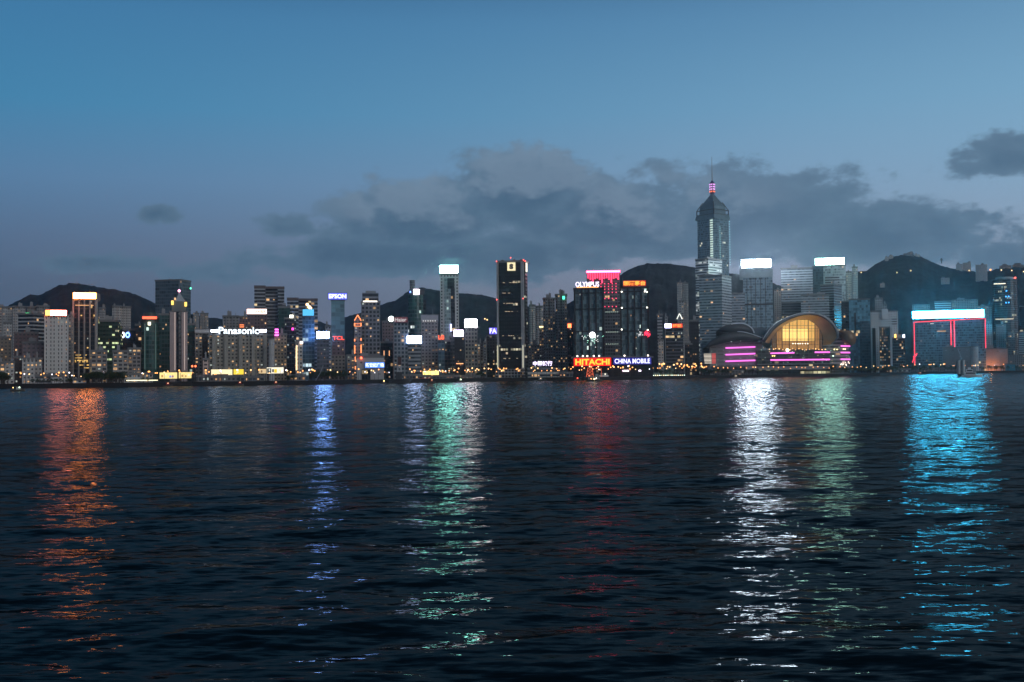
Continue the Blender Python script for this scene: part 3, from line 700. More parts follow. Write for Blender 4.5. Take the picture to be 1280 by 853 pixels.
# wide slab with the long letter sign
o = bldg('apartment_block', 'wide grey block carrying long white lettering on its roof', 261.5, 334, 418.5, 110, 'brown', 'apartment block', lit=42, plant=0, wall=(.25,.235,.20))
for x in (269, 284, 302, 318, 333): block(o, 'stair_tower', x-3.6, x+.6, 417.2, dy=-2.5, dep=4, m=mat_plain('stair_tower_render', (.30,.285,.25), .85))
so_ = sign(o, 273.5, 323.5, 409, 418.0, (1,1,1), 5, 'Panasonic', (.80,.92,1), 2.2, board=False, bold=.02, lh=1.0, lw=1)
sign(o, 264, 272.8, 412.3, 415.4, (.70,.80,1), 14, frame=False, name='sign_bar', thick=.8); sign(o, 324.2, 333.2, 412.3, 415.4, (.70,.80,1), 14, frame=False, name='sign_bar', thick=.8)
bldg('apartment_block', 'grey flats with roof mast behind the lettered block', 278.5, 298.5, 395.5, 330, 'flats_pale', 'apartment block', shape='cross', lit=5, mast=6, mastx=.8, wall=(.30,.29,.28))
o = bldg('apartment_block', 'dim flats with an orange lit rooftop frame', 299, 310, 396, 300, 'maroon', 'apartment block', lit=6)
for y in (406, 408.5): sign(o, 299.4, 305, y, y+1, (1,.25,.08), 2, frame=False, legs=False, thick=.4, name='neon_bar')
o = bldg('office_building', 'maroon ribbed building beneath a cream sign with orange letters', 309.4, 333.6, 393.5, 210, 'maroon', 'office building', ribs=8, lit=5, plant=0)
sign(o, 308.6, 333.4, 386.6, 392.9, (1,.70,.64), 3, 'TOSHIBA', (1,.22,.03), .85, lh=.6)
# two H-shaped tall towers
for (xa, xb, yt, b_, lab) in ((318, 355.3, 358, 330, 'tall grey twin winged tower with brown cap, higher of the pair'), (359, 397, 373, 300, 'tall grey twin winged tower with brown cap, lower of the pair')):
    f = (xb-xa); o = bldg('office_tower', lab, xa, xb, yt+2, b_, 'bands_dark', 'office tower', lit=8, cap=False, plant=0, wall=(.27,.28,.29), depth=26, row=.05)
    capm = mat_plain('bronze_cap', (.10,.075,.07), .6)
    block(o, 'slab_wing', xa, xa+f*.37, yt-.0, dy=-6, dep=14, style='bands_dark', wall=(.30,.31,.32), row=.05); block(o, 'slab_wing', xa+f*.78, xb, yt+.6, dy=-6, dep=14, style='bands_dark', wall=(.25,.26,.27))
    block(o, 'cap', xa-.3, xa+f*.38, yt-.3, yt+2.8, dy=-6.6, dep=15, m=capm); block(o, 'cap', xa+f*.385, xb+.3, yt+.8, yt+4, dy=-6.8, dep=28, m=capm)
    block(o, 'refuge_floor', xa+f*.4, xb, yt+42, yt+43.5, dy=-6.9, dep=1, m=M_dark)
o = bldg('office_building', 'grey building with horizontal dark slots under the cream sign', 333.5, 343, 405, 230, 'bands_dark', 'office building', lit=2)
o = bldg('round_tower', 'plain pale cylinder beside the magenta neon bars', 335.5, 343, 424.5, 95, 'blank', 'tower', shape='round', lit=0, plant=0)
o = bldg('office_tower', 'netted dark green tower with stepped top', 348, 362.5, 384, 250, 'green_glass', 'office tower', lit=0, wall=(.02,.05,.04), glass=(.015,.045,.035))
block(o, 'upper_block', 350, 357.5, 381.5, 384.5, dy=3, m=M_dark)
o = bldg('office_building', 'tan block with three magenta neon bars at its corner', 342.7, 358.5, 418, 130, 'brown', 'office building', lit=6, wall=(.27,.22,.16))
for y in (411.5, 415, 418.5): sign(o, 343.6, 348.2, y, y+1.5, (1,.12,.75), 5, frame=False, legs=False, thick=.5, name='neon_bar')
o = bldg('office_tower', 'grey tower dotted with cold lights under one white roof lamp', 355.5, 370.5, 398, 190, 'dark_glass', 'office tower', lit=22, litk='c', wall=(.06,.065,.075))
sign(o, 362, 366.5, 394, 397.6, (1,.95,.8), 4, frame=False, name='roof_lamp'); sign(o, 364.6, 367, 410, 413, (1,.05,.5), 3, frame=False, legs=False, name='neon_bar')
o = bldg('office_tower', 'blue grey tower with bright cyan sign and gilded roof lights', 378, 393, 395.3, 140, 'blue_glass', 'office tower', lit=0, plant=0, row=.25, litc=(.6,.85,1), ls=.8, wall=(.10,.15,.19))
sign(o, 378.4, 392.4, 387, 395, (.08,.50,.85), 1.25); block(o, 'upper_block', 382, 390, 384, 395.5, dy=3, dep=8, m=M_plant)
for x, y in ((384.2, 381), (386.5, 384), (388, 385.5)):
    mm = MB(); mm.ball(lx(o,x), -o.d/2-1, lz(o,y), 1.4); mm.build('roof_lamp', mat_emit('roof_lamp_gold', (1,.6,.25), 5, False), o.root)
o = bldg('office_building', 'slim cream building edged with golden uplights', 369.6, 378.2, 428, 110, 'concrete', 'office building', lit=2)
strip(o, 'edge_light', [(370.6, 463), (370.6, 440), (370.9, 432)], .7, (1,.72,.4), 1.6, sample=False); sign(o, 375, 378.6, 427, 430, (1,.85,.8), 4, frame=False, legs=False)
o = bldg('office_building', 'grey office under a violet rimmed white sign', 396, 411.3, 424.5, 130, 'grey_glass', 'office building', lit=4, plant=0, wall=(.10,.10,.115))
sign(o, 396.0, 411.2, 415, 423, (.20,.40,1), 85)
bldg('office_building', 'little dim block rising behind the violet rimmed sign', 406.5, 414, 408, 300, 'concrete', 'office building', lit=1)
o = bldg('office_tower', 'blank sea green tower lifting a blue white letter sign', 414, 430.7, 375, 190, 'blank_green', 'office tower', lit=0, plant=0)
sign(o, 410.4, 433.6, 366.8, 374.6, (.10,.12,1), 1.6, 'EPSON', (.85,.88,1), 2.2, lh=.68, bold=.02)
o = bldg('office_building', 'brick toned building wearing red letters on its roof', 415.5, 430.8, 426, 120, 'maroon', 'office building', lit=5, plant=0, ribs=5)
sign(o, 415.8, 430.4, 420.4, 425.3, (1,.1,.05), 4, 'TCL', (1,.07,.03), 1.8, board=False, bold=.03, lh=1, lw=1)
block(o, 'podium', 414, 431.5, 444.5, dy=-9, dep=16, style='brown')
bldg('office_building', 'small office with warm windows at the orange spire foot', 433.4, 443.5, 444.5, 100, 'apartment', 'office building', lit=9)
# orange outlined spire
o = bldg('spired_tower', 'slim pointed tower outlined with orange bulbs', 442.8, 451.6, 400, 150, 'apartment', 'tower', lit=4, cap=False, plant=0, wall=(.2,.17,.15))
mb = MB(); zb = o.H; hw = o.W/2; ap = (0, 0, lz(o, 393.5)); c4 = [(-hw,-o.d/2,zb),(hw,-o.d/2,zb),(hw,o.d/2,zb),(-hw,o.d/2,zb)]
for i in range(4): mb.poly([c4[i], c4[(i+1)%4], ap])
mb.build('pointed_roof', M_roof, o.root)
OR = (1,.26,.08)
strip(o, 'neon_outline', [(443, 401), (447.2, 394), (451.4, 401)], .45, OR, 2.2, sample=False)
for (xx, ya, yb) in ((443.2, 404, 408), (443.2, 424, 427), (443.2, 432, 442), (451.2, 404, 408), (451.2, 423, 426), (451.2, 431, 442), (443.6, 446, 452), (443.8, 458, 462)): strip(o, 'neon_outline', [(xx, ya), (xx, yb)], .55, OR, 2.2, sample=False)
for yy in (405, 408): strip(o, 'neon_outline', [(443.4, yy), (451, yy)], .3, OR, 1.6, sample=False)
# dark gridded tower
o = bldg('office_tower', 'dark gridded tower with one white lit band near its stepped top', 451.5, 475, 377.5, 150, 'grid', 'office tower', lit=16, plant=0, wall=(.13,.13,.13), glass=(.02,.022,.025), depth=22)
block(o, 'upper_block', 452.8, 473.2, 366, 377.7, dy=2, dep=16, style='bands_dark'); block(o, 'plant_room', 457, 470, 363.3, 366.3, dy=5, dep=8, m=M_plant)
sign(o, 454, 471.5, 376.2, 377.9, (1,.9,.8), 2.0, frame=False, legs=False, thick=.5, name='lit_floor')
# low museum-like block with blue-white sign
o = bldg('exhibition_hall', 'low grey waterfront hall bearing a long blue white signboard', 446, 480, 446, 45, 'blank', 'hall', lit=0, plant=1, depth=30)
block(o, 'entrance_bay', 452, 463, 462, dy=-.6, dep=1, style='dark_glass')
sign(o, 456.2, 480.4, 453.2, 460, (.12,.32,1), 1.3, '新世纪广场', (.85,.92,1), 2, lh=.75, legs=False)
sign(o, 450.4, 452.6, 446.4, 448.8, (1,.12,.05), 6, frame=False, legs=False, name='red_lamp')
bldg('office_building', 'plum coloured mid rise with a white lamp on its corner', 477.5, 492, 402, 190, 'maroon', 'office building', lit=6)
o = bldg('office_building', 'dim low block with two upright warm windows', 476, 491, 428, 150, 'dark_glass', 'office building', lit=3)
for x in (479.5, 486): sign(o, x, x+1, 438.5, 445, (1,.45,.2), 1.3, frame=False, legs=False, thick=.3, name='lit_window')
o = bldg('office_building', 'grey gridded building headed by pale lettering on dark red', 492, 510, 403, 120, 'grid', 'office building', lit=3, plant=0, glass=(.03,.05,.06))
sign(o, 492.2, 509.4, 396.8, 403.2, (.20,.015,.03), .5, 'Haier', (.75,.72,.72), .75, lh=.75, lw=.85, frame=True)
mm = MB(); mm.ball(lx(o, 489), -o.d/2, lz(o, 398.8), 2.6); mm.build('roof_lamp', mat_emit('roof_lamp_white', (.9,1,.97), 7, False), o.root)
# cylindrical glass tower
o = bldg('round_tower', 'curved teal glass tower with boxed crown and white square sign', 510, 529, 368.5, 200, 'green_glass', 'office tower', shape='round', lit=0, plant=0, row=.02)
block(o, 'side_core', 526, 532.3, 374, dy=8, dep=14, style='dark_glass')
block(o, 'crown', 511, 530.8, 362, 368.6, dy=0, dep=18, m=M_dark)
sign(o, 517, 524, 361.8, 368.6, (1,.86,1), 6, frame=False, legs=False, front=1.2); sign(o, 512.2, 513.6, 364.3, 366, (.15,.3,1), 5, frame=False, legs=False, front=1.2, name='blue_lamp')
bldg('round_tower', 'small plain round tower top standing behind the boxed crown', 512, 518.8, 351.5, 500, 'concrete', 'tower', shape='round', lit=0, plant=0, wall=(.16,.165,.18))
o = bldg('office_building', 'banded office beneath a large blue white screen', 510, 526, 430.5, 110, 'bands', 'office building', lit=4, plant=0, wall=(.24,.25,.25))
sign(o, 508.9, 526.8, 420.2, 429.6, (.45,.60,1), 22)
o = bldg('office_building', 'wide grey slab with flat pale cap and crown of small lamps', 526.4, 547.3, 394.5, 150, 'maroon', 'office building', lit=12, plant=0, wall=(.18,.165,.165), mast=9, mastx=.7)
block(o, 'cap', 526, 547.6, 394.2, 401, dy=-1, dep=22, m=mat_plain('cap_render', (.26,.26,.27), .8))
for x in (529, 532, 535, 538, 541, 544): sign(o, x-.5, x+.5, 401, 402, (1,.95,.9), 1.6, frame=False, legs=False, front=2, thick=.3, name='cap_lamp')
sign(o, 528.5, 547.5, 464, 469.6, (1,.66,.18), 2.6, frame=False, legs=False, front=40, thick=1, name='lit_canopy')
# tall white tower with the turquoise sign
o = bldg('office_tower', 'very tall pale tower topped by a turquoise white sign', 550, 573.2, 343, 230, 'white_hotel', 'office tower', lit=0, plant=0, wall=(.44,.46,.46), glass=(.03,.035,.04), depth=24)
block(o, 'glass_bay', 555.2, 563.2, 348, dy=-1.5, dep=3, style='green_glass', wall=(.26,.34,.34), glass=(.16,.22,.23)); block(o, 'glass_bay', 559.2, 568, 348, 361.5, dy=-2, dep=3, style='dark_glass'); block(o, 'glass_bay', 563.4, 568.4, 361, dy=-2, dep=3, style='dark_glass', lit=.02)
sign(o, 549.8, 572.4, 332.2, 341.6, (.26,.85,.70), 84, thick=2)
sign(o, 562.2, 564, 405.5, 414.5, (.6,.6,1), 4, frame=False, legs=False, name='neon_bar', front=4)
o = bldg('office_building', 'bluish narrow building under two red glowing characters', 547.6, 555.6, 425, 130, 'blue_glass', 'office building', lit=5, plant=0)
sign(o, 547.8, 555.2, 419.2, 424.8, (1,.1,.03), 3, 'LG', (1,.12,.04), 1.8, board=False, bold=.06, lh=1, lw=1)
bldg('office_building', 'dark narrow building right of the two red characters', 555.4, 563, 426, 140, 'dark_glass', 'office building', lit=6, wall=(.05,.04,.04))
bldg('office_building', 'grey green narrow building at the pale tower foot', 562, 568.5, 421, 150, 'grey_glass', 'office building', lit=4)
o = bldg('office_building', 'black building under the smaller lilac white sign', 568, 580.2, 421.5, 120, 'black_glass', 'office building', lit=5, plant=0)
sign(o, 567.4, 579.2, 413, 420.6, (.72,.60,1), 16); sign(o, 570, 579, 454.3, 455.3, (1,.4,.15), 2, frame=False, legs=False, name='lit_floor')
o = bldg('office_building', 'olive grey gridded tower under the larger lilac white sign', 581.2, 596.6, 410.2, 150, 'grid', 'office building', lit=9, plant=0, wall=(.22,.215,.19))
sign(o, 581, 596.2, 399.4, 409.6, (.85,.76,.80), 28)
bldg('apartment_block', 'low dim flats between the olive tower and blue lettered block', 596.8, 604, 430, 240, 'apartment', 'apartment block', lit=3)
bldg('apartment_block', 'dim slab one step taller beside the blue lettered block', 604, 612, 428, 230, 'apartment', 'apartment block', lit=3, wall=(.2,.21,.21))
o = bldg('office_building', 'dark block with violet blue lettered sign against the black tower', 608.5, 622, 419.5, 150, 'brown', 'office building', lit=2, plant=0, row=.12, wall=(.07,.06,.05))
sign(o, 611.8, 622.5, 410, 418, (.12,.08,1), 1.3, 'FAI', (.85,.85,1), 1.8, lh=.75)

# the black tower
o = bldg('office_tower', 'tall black tower with pale chamfered edges and square cream emblem', 621.8, 659.8, 327, 95, 'black_glass', 'office tower', yaw=12, side=.10, lit=0, plant=0, shape='cham', row=.10, litc=(1,.75,.5), ls=.55)
edge = mat_plain('pale_granite', (.30,.30,.29), .6)
for x0_, x1_ in ((621.9, 624.2), (653.2, 656.8)):
    block(o, 'corner_pier', x0_, x1_, 327.5, dy=-.5 if x0_ < 630 else -1.4, dep=3, m=edge)
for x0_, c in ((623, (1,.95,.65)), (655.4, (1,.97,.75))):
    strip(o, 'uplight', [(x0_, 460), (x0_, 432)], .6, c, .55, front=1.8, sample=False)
block(o, 'parapet', 622.6, 659, 325.6, 328.2, dy=1, dep=20, m=M_dark)
for x in (626, 641, 650): block(o, 'plant_room', x, x+3.5, 323.8, 326, dy=6, dep=5, m=M_plant)
for x, y in ((622.4,326.5),(657,325.8),(640.5,322.5),(622.3,374.5),(656,373.8),(659,327.5)):
    mm = MB(); mm.ball(lx(o,x), -o.d/2-1.2, lz(o,y), .55, 6, 4); mm.build('red_beacon', M_red_lamp, o.root)
sign(o, 634, 644.2, 328.6, 338.8, (1,.86,.50), 1.1, 'S', (.01,.008,.005), .0, lh=.66, lw=.5, frame=False, legs=False, front=2.2, bold=.09, name='emblem')
sign(o, 657.2, 659.2, 328.8, 340, (1,.9,.7), 1.8, frame=False, legs=False, front=-1, name='emblem', thick=.5)
for y in (353.6, 366.6, 379.4, 389.6, 419.9, 448.2):
    for k in range(5):
        x = 627 + rnd.uniform(0, 20); sign(o, x, x+rnd.uniform(1, 3.2), y-.25, y+.25, (1,.72,.45), .75, frame=False, legs=False, front=1.0, thick=.2, name='window')
block(o, 'podium', 627, 658.5, 461.5, dy=-26, dep=22, style='concrete', wx=.8, wy=.75, lit=.12, glass=(.03,.03,.03))
o = bldg('ferry_hall', 'low long white hall beside the black tower under purple characters', 659.5, 699, 461, 45, 'bands', 'hall', lit=6, plant=0, depth=20, wall=(.44,.43,.38))
sign(o, 666.3, 690.4, 451.6, 457.6, (.2,.1,1), 3, '中国银行', (.80,.70,1), 2.4, board=False, bold=.03, lh=1, lw=1)
bldg('apartment_block', 'pale flats on the slope just beside the black tower', 661.5, 669, 381.5, 480, 'flats_pale', 'apartment block', shape='cross', lit=7, litk='c')
bldg('apartment_block', 'lower pale flats on the slope before the tall housing pair', 669.5, 678.5, 383, 500, 'flats_pale', 'apartment block', shape='cross', lit=7, litk='c', wall=(.33,.34,.34))
bldg('apartment_block', 'low dim flats at the black tower foot', 660.5, 674.5, 432, 200, 'apartment', 'apartment block', lit=6)
o = bldg('office_building', 'slim dark block with one gold lit roof storey', 674, 680, 408.5, 190, 'apartment', 'office building', lit=3, plant=0)
sign(o, 674.2, 679, 408, 409.6, (1,.75,.35), 3, frame=False, legs=False, name='lit_floor')
for (xa, xb, yt, lab) in ((678.7, 693.6, 373.2, 'grey ribbed housing tower, shorter of two beside the framed towers'), (694, 708.6, 368.5, 'grey ribbed housing tower with a green roof light')):
    o = bldg('apartment_tower', lab, xa, xb, yt, 170, 'apartment', 'apartment block', shape='cross', lit=16, plant=2, wall=(.22,.225,.22))
sign(o, 703, 706, 370.5, 374.5, (.1,1,.6), 2.0, frame=False, legs=False, name='green_lamp')
o = bldg('office_building', 'thin black building with a square orange red lamp', 709, 716.6, 404.5, 140, 'dark_glass', 'office building', lit=4)
sign(o, 709.6, 714, 405, 410, (1,.16,.05), 5, frame=False, legs=False, name='red_lamp')
# two framed towers and the red-striped tower between
FR = mat_plain('black_frame', (.012,.011,.013), .5)
def framed(xa, xb, yt, lab, rows, emb):
    o = bldg('framed_tower', lab, xa, xb, yt, 110, 'green_glass', 'office tower', lit=4, litk='c', plant=0, wall=(.12,.17,.18), glass=(.10,.15,.165), wx=.94, wy=.86, depth=30, row=.004)
    n = 4
    xs_ = [xa + (xb-xa)*t for t in (0, .24, .47, .70, .93)]
    for x in xs_: block(o, 'frame_column', x, x+(xb-xa)*.055, yt-.6, dy=-2, dep=2.2, m=FR)
    block(o, 'frame_column', xb-1.6, xb, yt-.2, dy=-2, dep=2.3, m=FR)
    for y in rows: block(o, 'frame_beam', xa, xb, y, y+1.3, dy=-1.9, dep=2.1, m=FR)
    block(o, 'roof_frame', xa-.4, xb+.4, yt-1.0, yt+.8, dy=-1.6, dep=26, m=FR)
    block(o, 'lower_block', xa-.5, xb+.5, 446, dy=-4, dep=30, m=FR)
    return o
o = framed(717, 755, 361, 'black framed glass tower with white and purple letters on top', (366, 386, 413.8), 0)
sign(o, 719.4, 749, 352.6, 358.8, (.5,.4,1), 3, 'OLYMPUS', (.85,.76,1), 2.4, board=False, bold=.02, lh=1, lw=1)
sign(o, 721, 748, 358.9, 359.8, (1,.35,.1), 3, frame=False, legs=False, name='sign_underline')
OLY = o
mm = MB(); mm.ball(lx(o, 739.8), -o.d/2-3, lz(o, 419), 3.0); mm.build('display_light', mat_emit('display', (.95,.95,1), 5, False), o.root)
for i in range(46):
    x = 739 + rnd.gauss(0, 5.5); y = 421 + abs(rnd.gauss(0, 6)) - 2
    mm = MB(); mm.ball(lx(o, x), -o.d/2-2.6, lz(o, y), .38, 5, 3)
    c_ = rnd.choice([(.8,1,.9), (1,1,1), (.3,.9,.6)]); mm.build('display_bulb', mat_emit('display_bulb', c_, 2, False), o.root)
o = framed(774.6, 811.2, 360, 'black framed glass tower with four orange characters on top', (364, 385, 413.4), 0)
sign(o, 779.6, 806.8, 351.6, 357.2, (1,.2,0), 3, '国酒茅台', (1,.50,.06), 1.5, board=False, bold=.03, lh=1, lw=1)
bk = sign(o, 779.0, 807.4, 351.0, 357.8, (1,.03,.01), .75, frame=False, legs=False, front=.4, thick=.4, name='sign_back')
for i in range(60):
    t = rnd.uniform(0, 6.28); r = rnd.uniform(0, 4.3)
    mm = MB(); mm.ball(lx(o, 808.3 + r*math.cos(t)*.9), -o.d/2-2.8, lz(o, 417.6 + r*math.sin(t)), .5, 5, 3); mm.build('red_bulb', mat_emit('red_bulb', (1,.03,.08), 2.6, False), o.root)
for i in range(22):
    mm = MB(); mm.ball(lx(o, 799.5 + rnd.gauss(0, 2)), -o.d/2-2.8, lz(o, 417.6 + rnd.gauss(0, 1.8)), .35, 5, 3); mm.build('white_bulb', mat_emit('white_bulb', (1,1,1), 1.5, False), o.root)
for x, y in ((777, 365), (777, 385), (776.6, 412), (806, 365), (808.5, 365.6), (808.4, 385), (809, 413)):
    mm = MB(); mm.ball(lx(o, x), -o.d/2-2.8, lz(o, y), .8, 6, 4); mm.build('corner_lamp', mat_emit('corner_lamp', (1,.95,.8), 4, False), o.root)
o = bldg('office_tower', 'grey tower with fringe of red neon stripes between framed towers', 733.3, 774.6, 339.5, 230, 'grey_glass', 'office tower', lit=0, plant=0, wall=(.16,.17,.18), glass=(.06,.065,.07))
RD = (1,.05,.14)
block(o, 'crown', 733, 775, 338.6, 343, dy=-.8, dep=10, m=mat_plain('dull_red_cladding', (.25,.06,.08), .6))
sign(o, 733, 775, 338.8, 341.0, RD, 22, frame=False, legs=False, front=2, thick=.6, name='neon_band')
for i in range(14):
    x = 735 + i*2.9; ln = (348, 350, 354, 349)[i % 4]
    strip(o, 'neon_stripe', [(x, 341), (x, ln)], .85, RD, 2.3, front=1.2, sample=False)
for i in range(5):
    for j, y in enumerate((355, 358.5, 362, 366, 373.5, 383.6)):
        mm = MB(); mm.ball(lx(o, 751 + i*4.7), -o.d/2-.6, lz(o, y), .62, 6, 4); mm.build('red_lamp', mat_emit('stripe_lamp', RD, 2.2, False), o.root)
for y in (390.3, 415.4, 430.4):
    for i in range(7): sign(o, 756.5+i*2.4, 757.4+i*2.4, y-.4, y+.4, (.8,1,.85), .8, frame=False, legs=False, front=.6, thick=.2, name='window')
# podium billboards
o = bldg('waterfront_podium', 'long black podium with two huge lit billboards of words', 714.5, 816, 446.8, 62, 'black_glass', 'podium', lit=0, plant=0, depth=30)
sign(o, 717.4, 763.6, 447.6, 457.2, (1,.003,.001), 2.6, 'HITACHI', (1,.58,.04), 1.5, lh=.78, bold=.035, legs=False, name='billboard')
sign(o, 766.6, 813.8, 447.6, 456.0, (.02,.02,.9), .35, 'CHINA MOBILE', (.80,.80,1), 2, lh=.70, bold=.015, legs=False, name='billboard')
for x in (721.7, 728.5, 734.2, 742.2, 749, 780.6, 809.8):
    mm = MB(); mm.ball(lx(o, x), -o.d/2-1.5, lz(o, 445), .8, 6, 4); mm.build('roof_lamp', mat_emit('podium_lamp', (1,.85,.7), 4, False), o.root)
sign(o, 777.8, 786, 463, 464.8, (1,.75,.9), 3.5, frame=False, legs=False, name='lit_sign'); sign(o, 798, 801, 463, 464.8, (.9,.8,1), 3.5, frame=False, legs=False, name='lit_sign')
# east of the conference centre
bldg('apartment_tower', 'pale thin tower with slotted side behind the pier', 821.5, 827.8, 393.6, 200, 'bands', 'apartment block', lit=2)
bldg('apartment_tower', 'pale low wing before the thin slotted tower', 823, 829.5, 425, 120, 'flats_pale', 'apartment block', lit=2)
bldg('office_building', 'little concrete shaft next to the half white half red sign', 831, 834.5, 396, 240, 'concrete', 'office building', lit=0)
o = bldg('office_building', 'dark ribbed office under a half white half red sign', 832, 853.8, 410.5, 130, 'bands_dark', 'office building', lit=9, plant=0, wall=(.085,.085,.10))
sign(o, 831, 839.2, 404.8, 410.2, (.6,.6,1), 6, legs=False); sign(o, 839.6, 853.2, 405, 410, (1,.04,.01), 1.0, '維記', (1,.42,.08), 1.4, lh=.8, legs=False, lw=.8)
for p_ in (((846.2, 399), (849.6, 392), (853, 399)),): strip(o, 'neon_triangle', list(p_), .5, (1,1,.9), 1.4, front=-5, sample=False)
bldg('apartment_tower', 'pale flats standing high on the dark hillside', 846.2, 852.6, 353.2, 900, 'flats_pale', 'apartment block', shape='cross', lit=3, litk='c')
bldg('apartment_tower', 'pale flats high on the hillside, joined to its neighbour', 853, 860.2, 354, 905, 'flats_pale', 'apartment block', shape='cross', lit=4, litk='c', wall=(.33,.34,.34))
bldg('office_building', 'small grey house among trees above the red sign', 848.5, 854.6, 376.5, 500, 'concrete', 'building', lit=2)
bldg('office_building', 'tall unlit dark slab left of the stepped grey office', 862, 873.5, 401, 170, 'black_glass', 'office building', lit=5, plant=1)
bldg('office_building', 'low grey block at the feet of the unlit dark slab', 856, 865, 430, 120, 'dark_glass', 'office building', lit=5)

# ------------------------------------------------------------------ the tallest tower with pyramid roof and mast
o = bldg('skyscraper', 'tallest tower, blue glass, stepped pyramid roof and needle mast', 867.6, 914, 273.5, 720, 'blue_glass', 'skyscraper', yaw=42, side=.46, lit=0, cap=False, plant=0, shape='cham', row=.012, litc=(1,.9,.6), wall=(.14,.205,.245), glass=(.08,.14,.175))
ZT = o.H
slate = mat_plain('slate_blue_roof', (.13,.19,.215), .4)
inv = Matrix.Rotation(o.yaw, 3, 'Z')
def V2(px, py, dy):       # camera-facing local offset turned into the root frame; dy = metres towards the viewer from the centre
    return inv @ Vector((lx(o, px), -dy, 0)) + Vector((0, 0, lz(o, py)))
rad = 23*o.s
mb = MB()
def ring(h, r, n=4, ph=math.pi/4): return [(r*math.cos(ph+2*math.pi*i/n), r*math.sin(ph+2*math.pi*i/n), h) for i in range(n)]
hw, hd = o.W/2, o.d/2
def rect(k, h): return [(-hw*k, -hd*k, h), (hw*k, -hd*k, h), (hw*k, hd*k, h), (-hw*k, hd*k, h)]
levels = [(.97, ZT), (.90, lz(o, 268)), (.72, lz(o, 266)), (.70, lz(o, 258)), (.66, lz(o, 256)), (.055, lz(o, 240))]
for (k0, h0), (k1, h1) in zip(levels[:-1], levels[1:]):
    A_, B_ = rect(k0, h0), rect(k1, h1)
    for i in range(4): mb.quad(A_[i], A_[(i+1)%4], B_[(i+1)%4], B_[i])
mb.poly(rect(.055, lz(o, 240))); mb.build('pyramid_roof', slate, o.root)
fr = MB(); h1, h2 = lz(o, 261.5), lz(o, 253)
for sx, sy in ((-1,-1),(1,-1),(1,1),(-1,1)):
    x, y = sx*hw*.86, sy*hd*.86; fr.bar((x,y,ZT-1), (x,y,h1), .9); fr.bar((x,y,h1), (x*.62,y*.62,h2+2), .9)
for q in (h1-.5, ZT+8):
    c4 = rect(.86, q)
    for i in range(4): fr.bar(c4[i], c4[(i+1)%4], .6)
fr.build('roof_frame', M_dark, o.root)
mb = MB(); ztop = lz(o, 226.5); zb = lz(o, 240.5); mb.cyl(0, 0, 2.9*o.s, 3.1*o.s, zb, ztop, 8); mb.cyl(0, 0, 3.0*o.s, .5, ztop, lz(o, 222.8), 8); mb.build('lantern', mat_plain('lantern_frame', (.05,.03,.12), .5), o.root)
for j in range(4):
    y = 228.4 + j*3.0
    mb = MB()
    for k in range(8):
        t = 2*math.pi*(k+.5)/8; mb.ball(3.1*o.s*math.cos(t), 3.1*o.s*math.sin(t), lz(o, y), 1.25, 6, 4)
    mb.build('lantern_lamp', mat_emit('lantern_lamp', (.95,.45,1) if j < 3 else (1,.20,.08), 1.3 if j < 3 else 1.6, False), o.root)
mb = MB(); mb.cyl(0, 0, 1.0, .7, lz(o, 223.5), lz(o, 210), 6); mb.cyl(0, 0, .65, .35, lz(o, 210), lz(o, 193.2), 6); mb.build('mast', M_steel, o.root)
# lit stair on the near corner, light chain on the western corner
near = Vector((hw, -hd, 0)) * .985
for j in range(22):
    z = lz(o, 276 + j*2.95); mb = MB(); dr = Vector((.35,-1,0)).normalized()
    c0 = Vector((hw*.62, -hd-.4, z)); mb.box(hw*.58, hw*.86, -hd-.5, -hd+.1, z-1.1, z+1.1)
    mb.build('window', mat_emit('corner_stair', (.75,.95,.85), .8, False), o.root)
for j in range(26):
    z = lz(o, 284 + j*2.3); mb = MB(); mb.ball(hw+.2, -hd*.35, z, .7, 5, 3); mb.build('edge_lamp', mat_emit('edge_lamp', (.45,.95,.95), 1.1, False), o.root)
for j in range(18):
    mb = MB(); mb.ball(hw-.5, hd-3, lz(o, 276 + j*3.2), .8, 5, 3); mb.build('edge_lamp', mat_emit('edge_lamp', (.45,.95,.95), 1.1, False), o.root)
# stepped banded block in front of it
o = bldg('office_tower', 'pale banded block at the tallest tower foot, lit floor strips', 869, 902.8, 323.5, 480, 'bands', 'office tower', yaw=35, side=.52, lit=0, plant=1, row=.35, litc=(.9,1,.85), ls=.5)
o = bldg('office_tower', 'wide grey stepped office in front of the tallest tower', 873.6, 914.5, 344.5, 300, 'bands', 'office tower', yaw=20, side=.30, lit=14, plant=1, wall=(.30,.335,.365), glass=(.10,.125,.15))
bldg('office_tower', 'grey lower step office between stepped office and glowing white sign', 914.2, 930.8, 367, 320, 'bands', 'office tower', lit=10, plant=0, wall=(.30,.335,.365), glass=(.10,.125,.15))
